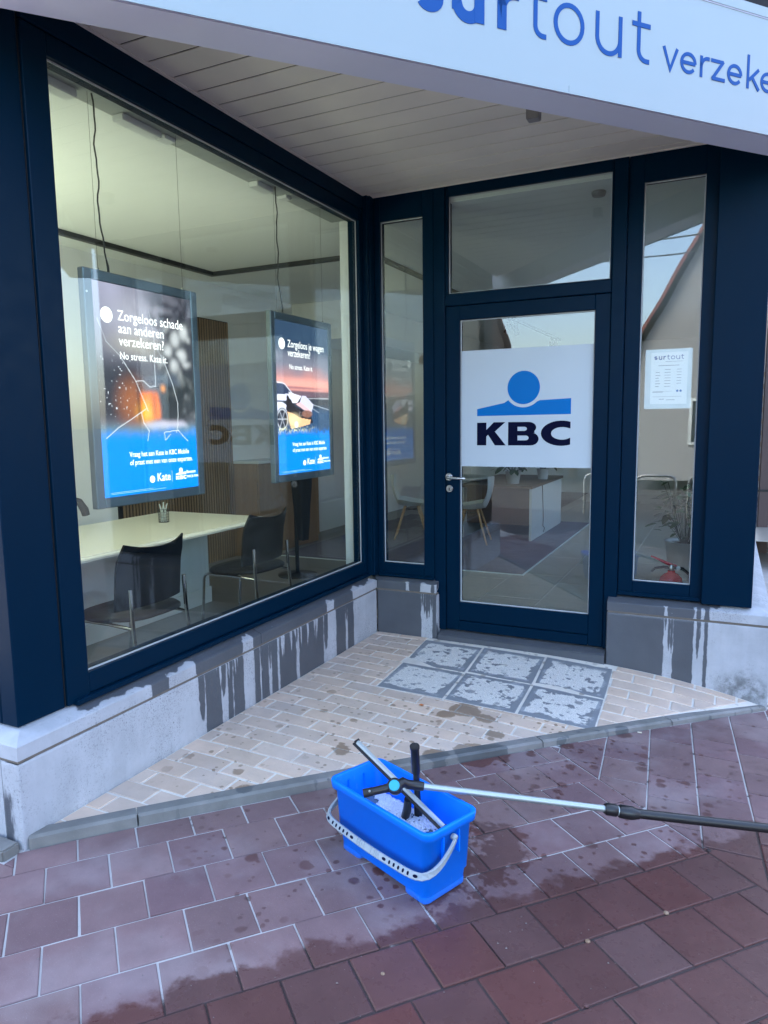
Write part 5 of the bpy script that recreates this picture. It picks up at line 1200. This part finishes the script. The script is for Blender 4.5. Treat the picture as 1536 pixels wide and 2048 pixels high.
def onh(t): k = t * 40; i = min(int(k), 39); f_ = k - i; return [sec[i][m_].lerp(sec[i + 1][m_], f_) for m_ in range(3)]
def slot(t, r_, long_=1.0, mb=None):
    p, s_, n_ = onh(t); tdir = (onh(min(t + .01, 1))[0] - onh(max(t - .01, 0))[0]).normalized(); nn = n_.normalized(); sd = s_.normalized()
    mb.add([p + nn * (T2 * 1.6 + .0008) * 1 + tdir * (r_ * long_ * math.cos(2 * math.pi * k / 12)) + sd * (r_ * math.sin(2 * math.pi * k / 12)) for k in range(12)] + [p - nn * (T2 + .0008) + tdir * (r_ * long_ * math.cos(2 * math.pi * k / 12)) + sd * (r_ * math.sin(2 * math.pi * k / 12)) for k in range(12)], [tuple(range(12)), tuple(range(23, 11, -1))])
for t0, sgn in ((.5, -1), (.5, 1)):
    for k in range(5): slot(t0 + sgn * (.135 + .026 * k), .0066, .72, hl)
    slot(t0 + sgn * .103, .005, 1.9, hl); slot(t0 + sgn * .275, .005, 1.9, hl)
hl.build('handle_hole', 'kbcnavy', hnd)
gr_ = MB()
for k in (-3, -2, -1, 1, 2, 3):
    p, s_, n_ = onh(.5 + k * .013 + (.028 if k > 0 else -.028)); gr_.tube([p + s_ * .9 + n_ * 1.7, p - s_ * .9 + n_ * 1.7], .0022, 6)
for k in (-1, 1):
    p, s_, n_ = onh(.5 + k * .022); gr_.tube([p + s_ * .75 + n_ * 1.7, p - s_ * .75 + n_ * 1.7], .0016, 5)
gr_.build('handle_grip', 'greyplastic', hnd)['kind'] = 'stuff'
for sx in (-1, 1): MB().lathe([(.010, -.008), (.011, .0), (.010, .008), (0, .009)], 14, mat=basis((0, 1, 0), (0, 0, 1), (1, 0, 0), (sx * .262, 0, .222))).build('pivot', 'greyplastic', hnd)
MB().add([(x, y, .150) for x, y in rrect(.2355, .1045, .026)], [tuple(range(28))]).build('water', 'water', bu)
sud = MB(); rd = random.Random(4)
for k in range(5200):
    x = rd.uniform(-.228, .228); y = rd.uniform(-.1, .1)
    dens = .8 + 1.5 * mnoise.noise(Vector((x * 9 + 3, y * 13, .5))) + .6 * mnoise.noise(Vector((x * 30, y * 34, 2)))
    if rd.random() > dens: continue
    r_ = rd.uniform(.003, .007); sud.lathe([(r_, 0), (r_ * .85, r_ * .4), (r_ * .45, r_ * .7), (0, r_ * .78)], 6, (x, y, .1502 + rd.uniform(0, .005)))
so2 = sud.build('suds', 'suds', bu); so2['kind'] = 'stuff'
# squeegee lying across the bucket
A_, B_ = Vector((1.062, -2.336, .335)), Vector((1.473, -2.480, .165))
sq = empty('squeegee', tuple((A_ + B_) / 2)); tag(sq, 'aluminium squeegee blade with black rubber leaning out of the blue bucket', 'squeegee')
ax = (B_ - A_).normalized(); upv = Vector((.40, -.35, .85)); upv = (upv - ax * upv.dot(ax)).normalized(); sdv = ax.cross(upv)
ctr = (A_ + B_) / 2; L2 = (B_ - A_).length / 2; m4 = basis(ax, sdv, upv, (0, 0, 0))
ch_ = MB(); pf = [(-.009, 0), (.009, 0), (.009, .004), (.005, .009), (-.005, .009), (-.009, .004)]
ch_.add([(-L2, y, z) for y, z in pf] + [(L2, y, z) for y, z in pf], [(i, i + 6, (i + 1) % 6 + 6, (i + 1) % 6) for i in range(6)] + [tuple(range(6)), tuple(range(11, 5, -1))], m4); ch_.build('channel', 'alu', sq, .001)
MB().box(-L2 - .004, .0092, -.004, L2 + .004, .0185, .001, m4).build('rubber_blade', 'rubber', sq)
for s_ in (-1, 1): MB().box(s_ * L2 - .004, -.0102, -.003, s_ * L2 + .004, .0108, .0100, m4).build('end_clip', 'rubber', sq)
# extension pole with swivel head
po = empty('extension_pole', (1.384, -2.447, .28)); tag(po, 'telescopic pole with silver and black tubes and a black swivel head resting on the bucket', 'pole')
P0, P1, P2, P3 = Vector((1.372, -2.453, .2825)), Vector((1.955, -2.140, .1712)), Vector((2.025, -2.110, .158)), Vector((3.42, -1.375, -.085))
rel = lambda p: Vector(p) - Vector((1.384, -2.447, .28))
MB().tube([rel(P0), rel(P1)], .0115, 16).build('inner_tube', 'alu', po); MB().tube([rel(P2), rel(P3)], .0165, 16).build('outer_tube', 'blackplastic', po)
dirp = (P2 - P1).normalized()
MB().tube([rel(P1 - dirp * .004), rel(P1 + dirp * .004), rel(P1 + dirp * .038), rel(P1 + dirp * .042)], [.017, .0215, .0215, .018], 16).build('locking_collar', 'blackplastic', po)
MB().tube([rel(P1 + dirp * .041), rel(P1 + dirp * .046)], .017, 14).build('collar_ring', 'alu', po)
MB().tube([rel(P1 + dirp * .046), rel(P1 + dirp * .052), rel(P1 + dirp * .095), rel(P1 + dirp * .12)], [.019, .0235, .0235, .0168], 16).build('locking_collar', 'blackplastic', po)
S_ = Vector((1.300, -2.508, .292))
hd2 = MB(); hd2.tube([rel(P0 + (P1 - P0).normalized() * .012), rel(P0), rel(P0 - (P1 - P0).normalized() * .045), rel(S_ + Vector((.025, .018, .012))), rel(S_)], [.0155, .0165, .0165, .0175, .018], 14)
hd2.tube([rel(S_), rel(S_ + (Vector((1.208, -2.560, .272)) - S_) * .35), rel((1.208, -2.560, .272))], [.018, .0145, .0135], 14)
vw = (CAM - S_).normalized(); vq = (Vector((.25, -.75, .6))).normalized(); a1 = vq.orthogonal().normalized(); a2 = vq.cross(a1)
hd2.lathe([(.024, -.022), (.027, -.018), (.027, .012), (.022, .018)], 22, mat=basis(a1, a2, vq, rel(S_))); hd2.build('swivel_head', 'blackplastic', po)
MB().lathe([(.0185, .0175), (.0185, .021), (.016, .0225), (0, .0225)], 22, mat=basis(a1, a2, vq, rel(S_))).build('swivel_cap', 'cyan', po)
e_ = Vector((1.208, -2.560, .272)); de = (e_ - S_).normalized()
MB().tube([rel(e_ - de * .03), rel(e_ + de * .004)], [.0142, .0148], 12).build('socket_sleeve', 'rubber', po); MB().lathe([(.004, 0), (.004, .004), (0, .005)], 8, mat=basis(a1, a2, vq, rel(e_ - de * .02 + vq * .0135))).build('pin', 'alu', po)
# washer handle standing in the bucket
wa = empty('washer_handle', (1.322, -2.36, .11)); tag(wa, 'black tubular washer handle standing upright in the soapy bucket water', 'handle')
b0, b1 = Vector((1.322, -2.350, .085)) , Vector((1.358, -2.466, .432)); rl = lambda p: Vector(p) - Vector((1.322, -2.36, .11)); dv = (b1 - b0).normalized()
MB().tube([rl(b0), rl(b0 + dv * .09), rl(b0 + dv * .10)], [.0155, .0155, .013], 14).build('lower_grip', 'blackplastic', wa); MB().tube([rl(b0 + dv * .10), rl(b1 - dv * .13), rl(b1 - dv * .12), rl(b1 - dv * .01), rl(b1 - dv * .009), rl(b1)], [.012, .012, .0155, .0155, .0175, .0175], 14).build('grip', 'blackplastic', wa)
MB().tube([rl(b1 + dv * .0005), rl(b1 + dv * .001)], .0125, 14).build('grip_bore', 'rubber', wa)
MB().tube([rl((1.312, -2.424, .205)), rl((1.300, -2.405, .15)), rl((1.276, -2.385, .088))], [.0135, .0155, .0155], 14).build('cross_bar', 'blackplastic', wa)
# litter
lf = MB().add([(-.017, 0, 0), (-.006, .011, .005), (.010, .009, .003), (.019, .001, .006), (.008, -.009, .002), (-.007, -.008, .004), (0, 0, .009)], [(0, 1, 6), (1, 2, 6), (2, 3, 6), (3, 4, 6), (4, 5, 6), (5, 0, 6)]).build('fallen_leaf', 'leafdry', None, 0, (.818, -1.118, za(.818, -1.118) + .002)); tag(lf, 'small curled orange leaf lying on the tan bricks', 'leaf')
cbx = SN(2.93, .03); cg = MB().tube([(-.012, 0, .004), (.010, .004, .004)], .0038, 8).build('cigarette_butt', 'butt', None, 0, (cbx[0], cbx[1], zpave(*cbx) + .001)); tag(cg, 'short cigarette butt lying against the kerb', 'cigarette butt')
rd = random.Random(12)
for (s_, n_, m_, lb) in ((1.62, 1.20, 'brick', 'pale stone chip in the joint right of the bucket'), (2.38, .975, 'bedding', 'white grit chip where the two paver fields meet'), (.98, 1.08, 'brick', 'pinkish stone chip on the wet pavers below the bucket'), (1.45, 1.40, 'paver', 'reddish stone chip in the wet pavers at the bottom edge'), (1.95, 1.19, 'brick', 'pale stone chip on the wet pavers under the black pole end')):
    x, y = SN(s_, n_); b = MB(); k = rd.uniform(.007, .011); b.lathe([(k, 0), (k * .9, k * .35), (k * .35, k * .55), (0, k * .55)], 6, smooth=False)
    o = b.build('stone_chip', m_, None, 0, (x, y, zpave(x, y) - .001), (0, 0, rd.uniform(0, 6))); tag(o, lb, 'stone chip', 'stone chips in the paver joints')

# ================================================================== NEIGHBOUR AND STREET BEHIND (seen past the pier and in the glass)
nb = empty('brick_neighbour', (2.7, 6.4, -.3)); tag(nb, 'yellow brick house with stone base past the right navy pillar', 'building')
box('wall', 'lime', nb, 2.68, 6.42, .5, 8, 9.0, 7, 0); box('stone_base', 'stone', nb, 2.68, 6.39, -.6, 8, 9.0, .5, .01)
brk = MB().box(-.1, 0, -.0325, .1, .02, .0325).mesh('brick'); brk.materials.append(M['yellowbrick'])
for r_ in range(22):
    for k in range(6): link('brick', brk, None, nb, (2.80 + .215 * k + (.105 if r_ % 2 else 0), 6.405, .545 + .078 * r_))
at(nb, [])
dpz = empty('downpipe', (2.80, 6.2, -.3)); tag(dpz, 'brown square downpipe at the corner right of the navy pillar', 'downpipe')
box('pipe', 'brownpipe', dpz, 2.70, 6.10, -.45, 2.83, 6.22, 4.5, .012); box('pipe_bracket', 'black', dpz, 2.69, 6.09, .55, 2.85, 6.38, .58, .002); at(dpz, [])
def house(loc, rz, w_, dpt, eave, ridge, wallm, label, nwin=3, gable_front=True):
    h = empty('house', loc, rz); tag(h, label, 'house')
    pr_ = [(-w_ / 2, 0), (w_ / 2, 0), (w_ / 2, eave), (0, ridge), (-w_ / 2, eave)]
    if gable_front: MB().prism(pr_, 0, dpt, basis((1, 0, 0), (0, 0, 1), (0, -1, 0), (0, 0, 0))).build('wall', wallm, h)
    else: MB().prism([(-dpt, 0), (0, 0), (0, eave), (-dpt / 2, ridge), (-dpt, eave)], -w_ / 2, w_ / 2, basis((0, 1, 0), (0, 0, 1), (1, 0, 0), (0, 0, 0))).build('wall', wallm, h)
    rf = MB()
    for s_ in (-1, 1):
        if gable_front: rf.add([(s_ * (w_ / 2 + .3), .3, eave - .2), (0, .3, ridge + .12), (0, -dpt - .3, ridge + .12), (s_ * (w_ / 2 + .3), -dpt - .3, eave - .2), (s_ * (w_ / 2 + .3), .3, eave - .02), (0, .3, ridge + .32), (0, -dpt - .3, ridge + .32), (s_ * (w_ / 2 + .3), -dpt - .3, eave - .02)], [(0, 1, 2, 3), (7, 6, 5, 4), (0, 4, 5, 1), (2, 6, 7, 3), (0, 3, 7, 4)])
        else:
            ye = .3 if s_ > 0 else -dpt - .3
            rf.add([(-w_ / 2 - .2, ye, eave - .2), (w_ / 2 + .2, ye, eave - .2), (w_ / 2 + .2, -dpt / 2, ridge + .1), (-w_ / 2 - .2, -dpt / 2, ridge + .1), (-w_ / 2 - .2, ye, eave), (w_ / 2 + .2, ye, eave), (w_ / 2 + .2, -dpt / 2, ridge + .3), (-w_ / 2 - .2, -dpt / 2, ridge + .3)], [(0, 1, 2, 3), (7, 6, 5, 4), (0, 4, 5, 1), (1, 5, 6, 2), (0, 3, 7, 4)])
    rf.build('roof', 'roof', h)
    for fl in range(2):
        for k in range(nwin):
            x = (k - (nwin - 1) / 2) * w_ / (nwin + .3); z = 1.0 + 2.8 * fl
            if z + 1.3 > eave + .3: continue
            wf = box('window', 'shell', h, x - .55, .002, z, x + .55, .05, z + 1.4, .01); MB().box(x - .46, .052, z + .09, x - .03, .06, z + 1.31).build('pane', 'housewin', wf); MB().box(x + .03, .052, z + .09, x + .46, .06, z + 1.31).build('pane', 'housewin', wf)
    return h
house((3.25, -18.2, -.3), 0, 6.8, 9, 3.9, 10.2, 'housegrey', 'grey rendered gabled house with red tiled roof reflected in the right side window', 2)
house((-11.5, -19.5, -.3), 0, 9, 8, 5.2, 8.2, 'houseb', 'brown brick house with red roof reflected in the left side window', gable_front=False)
house((16, -2, -.3), math.radians(90), 14, 8, 5.5, 8.5, 'houseb', 'long brown house across the side street reflected in the display window', 4, False)
def tree(loc, h, r_, label, seed, n=3500):
    rd = random.Random(seed); c = empty('tree', loc); tag(c, label, 'tree', 'trees across the street')
    tk = MB(); tk.tube([(0, 0, 0), (.05, .02, h * .3), (0, .05, h * .6)], [.16, .12, .05], 8)
    for k in range(5): a = k * 1.26; tk.tube([(0, 0, h * .3), (r_ * .4 * math.cos(a), r_ * .4 * math.sin(a), h * .5), (r_ * .7 * math.cos(a), r_ * .7 * math.sin(a), h * .7)], [.06, .04, .015], 5)
    tk.build('trunk', 'bark', c); lv = MB(); cl = [(rd.gauss(0, r_ * .45), rd.gauss(0, r_ * .45), h * rd.uniform(.35, .95)) for _ in range(26)]
    for k in range(n):
        cx, cy_, cz = rd.choice(cl); p = Vector((cx + rd.gauss(0, r_ * .17), cy_ + rd.gauss(0, r_ * .17), cz + rd.gauss(0, r_ * .15))); u = Vector((rd.uniform(-1, 1), rd.uniform(-1, 1), rd.uniform(-1, 1))).normalized(); v_ = u.orthogonal().normalized(); s_ = rd.uniform(.05, .11)
        lv.add([p - u * s_, p + v_ * s_ * .6, p + u * s_, p - v_ * s_ * .6], [(0, 1, 2, 3)])
    lv.build('crown', 'leaf2', c)
for i, (x, y, h, r_) in enumerate(((-2.5, -20.5, 3.0, 1.6), (-5.2, -19.5, 3.3, 2.0), (-3.4, -22.5, 3.8, 2.0), (-18, -17.5, 5.6, 2.6))):
    tree((x, y, -.5), h, r_, ('dark tree next to the grey gabled house in the door reflection', 'low dark tree left of the door sticker reflection', 'tall tree behind the low trees across the street', 'broad tree far along the street past the brown house')[i], i + 20)
for i, z in enumerate((5.6, 5.95, 7.3)):
    pts = [(-30 + 3 * k, -12.5, z - .5 + .5 * ((k - 10) / 10) ** 2) for k in range(21)]
    o = MB().tube(pts, .018, 5).build('utility_wire', 'black'); tag(o, ('lowest overhead wire across the street', 'middle overhead wire across the street', 'highest overhead wire across the street')[i], 'wire', 'overhead wires')
for i in range(4):
    x = .2 + .8 * i; o = MB().tube([(x, -7.2, -.25), (x, -7.2, .55), (x + .03, -7.2, .62), (x + .1, -7.2, .65), (x + .5, -7.2, .65), (x + .57, -7.2, .62), (x + .6, -7.2, .55), (x + .6, -7.2, -.25)], .024, 8).build('bicycle_stand', 'steel'); tag(o, ('first', 'second', 'third', 'fourth')[i] + ' steel bicycle hoop along the far pavement edge counted from the brown house', 'bicycle stand', 'bicycle hoops')
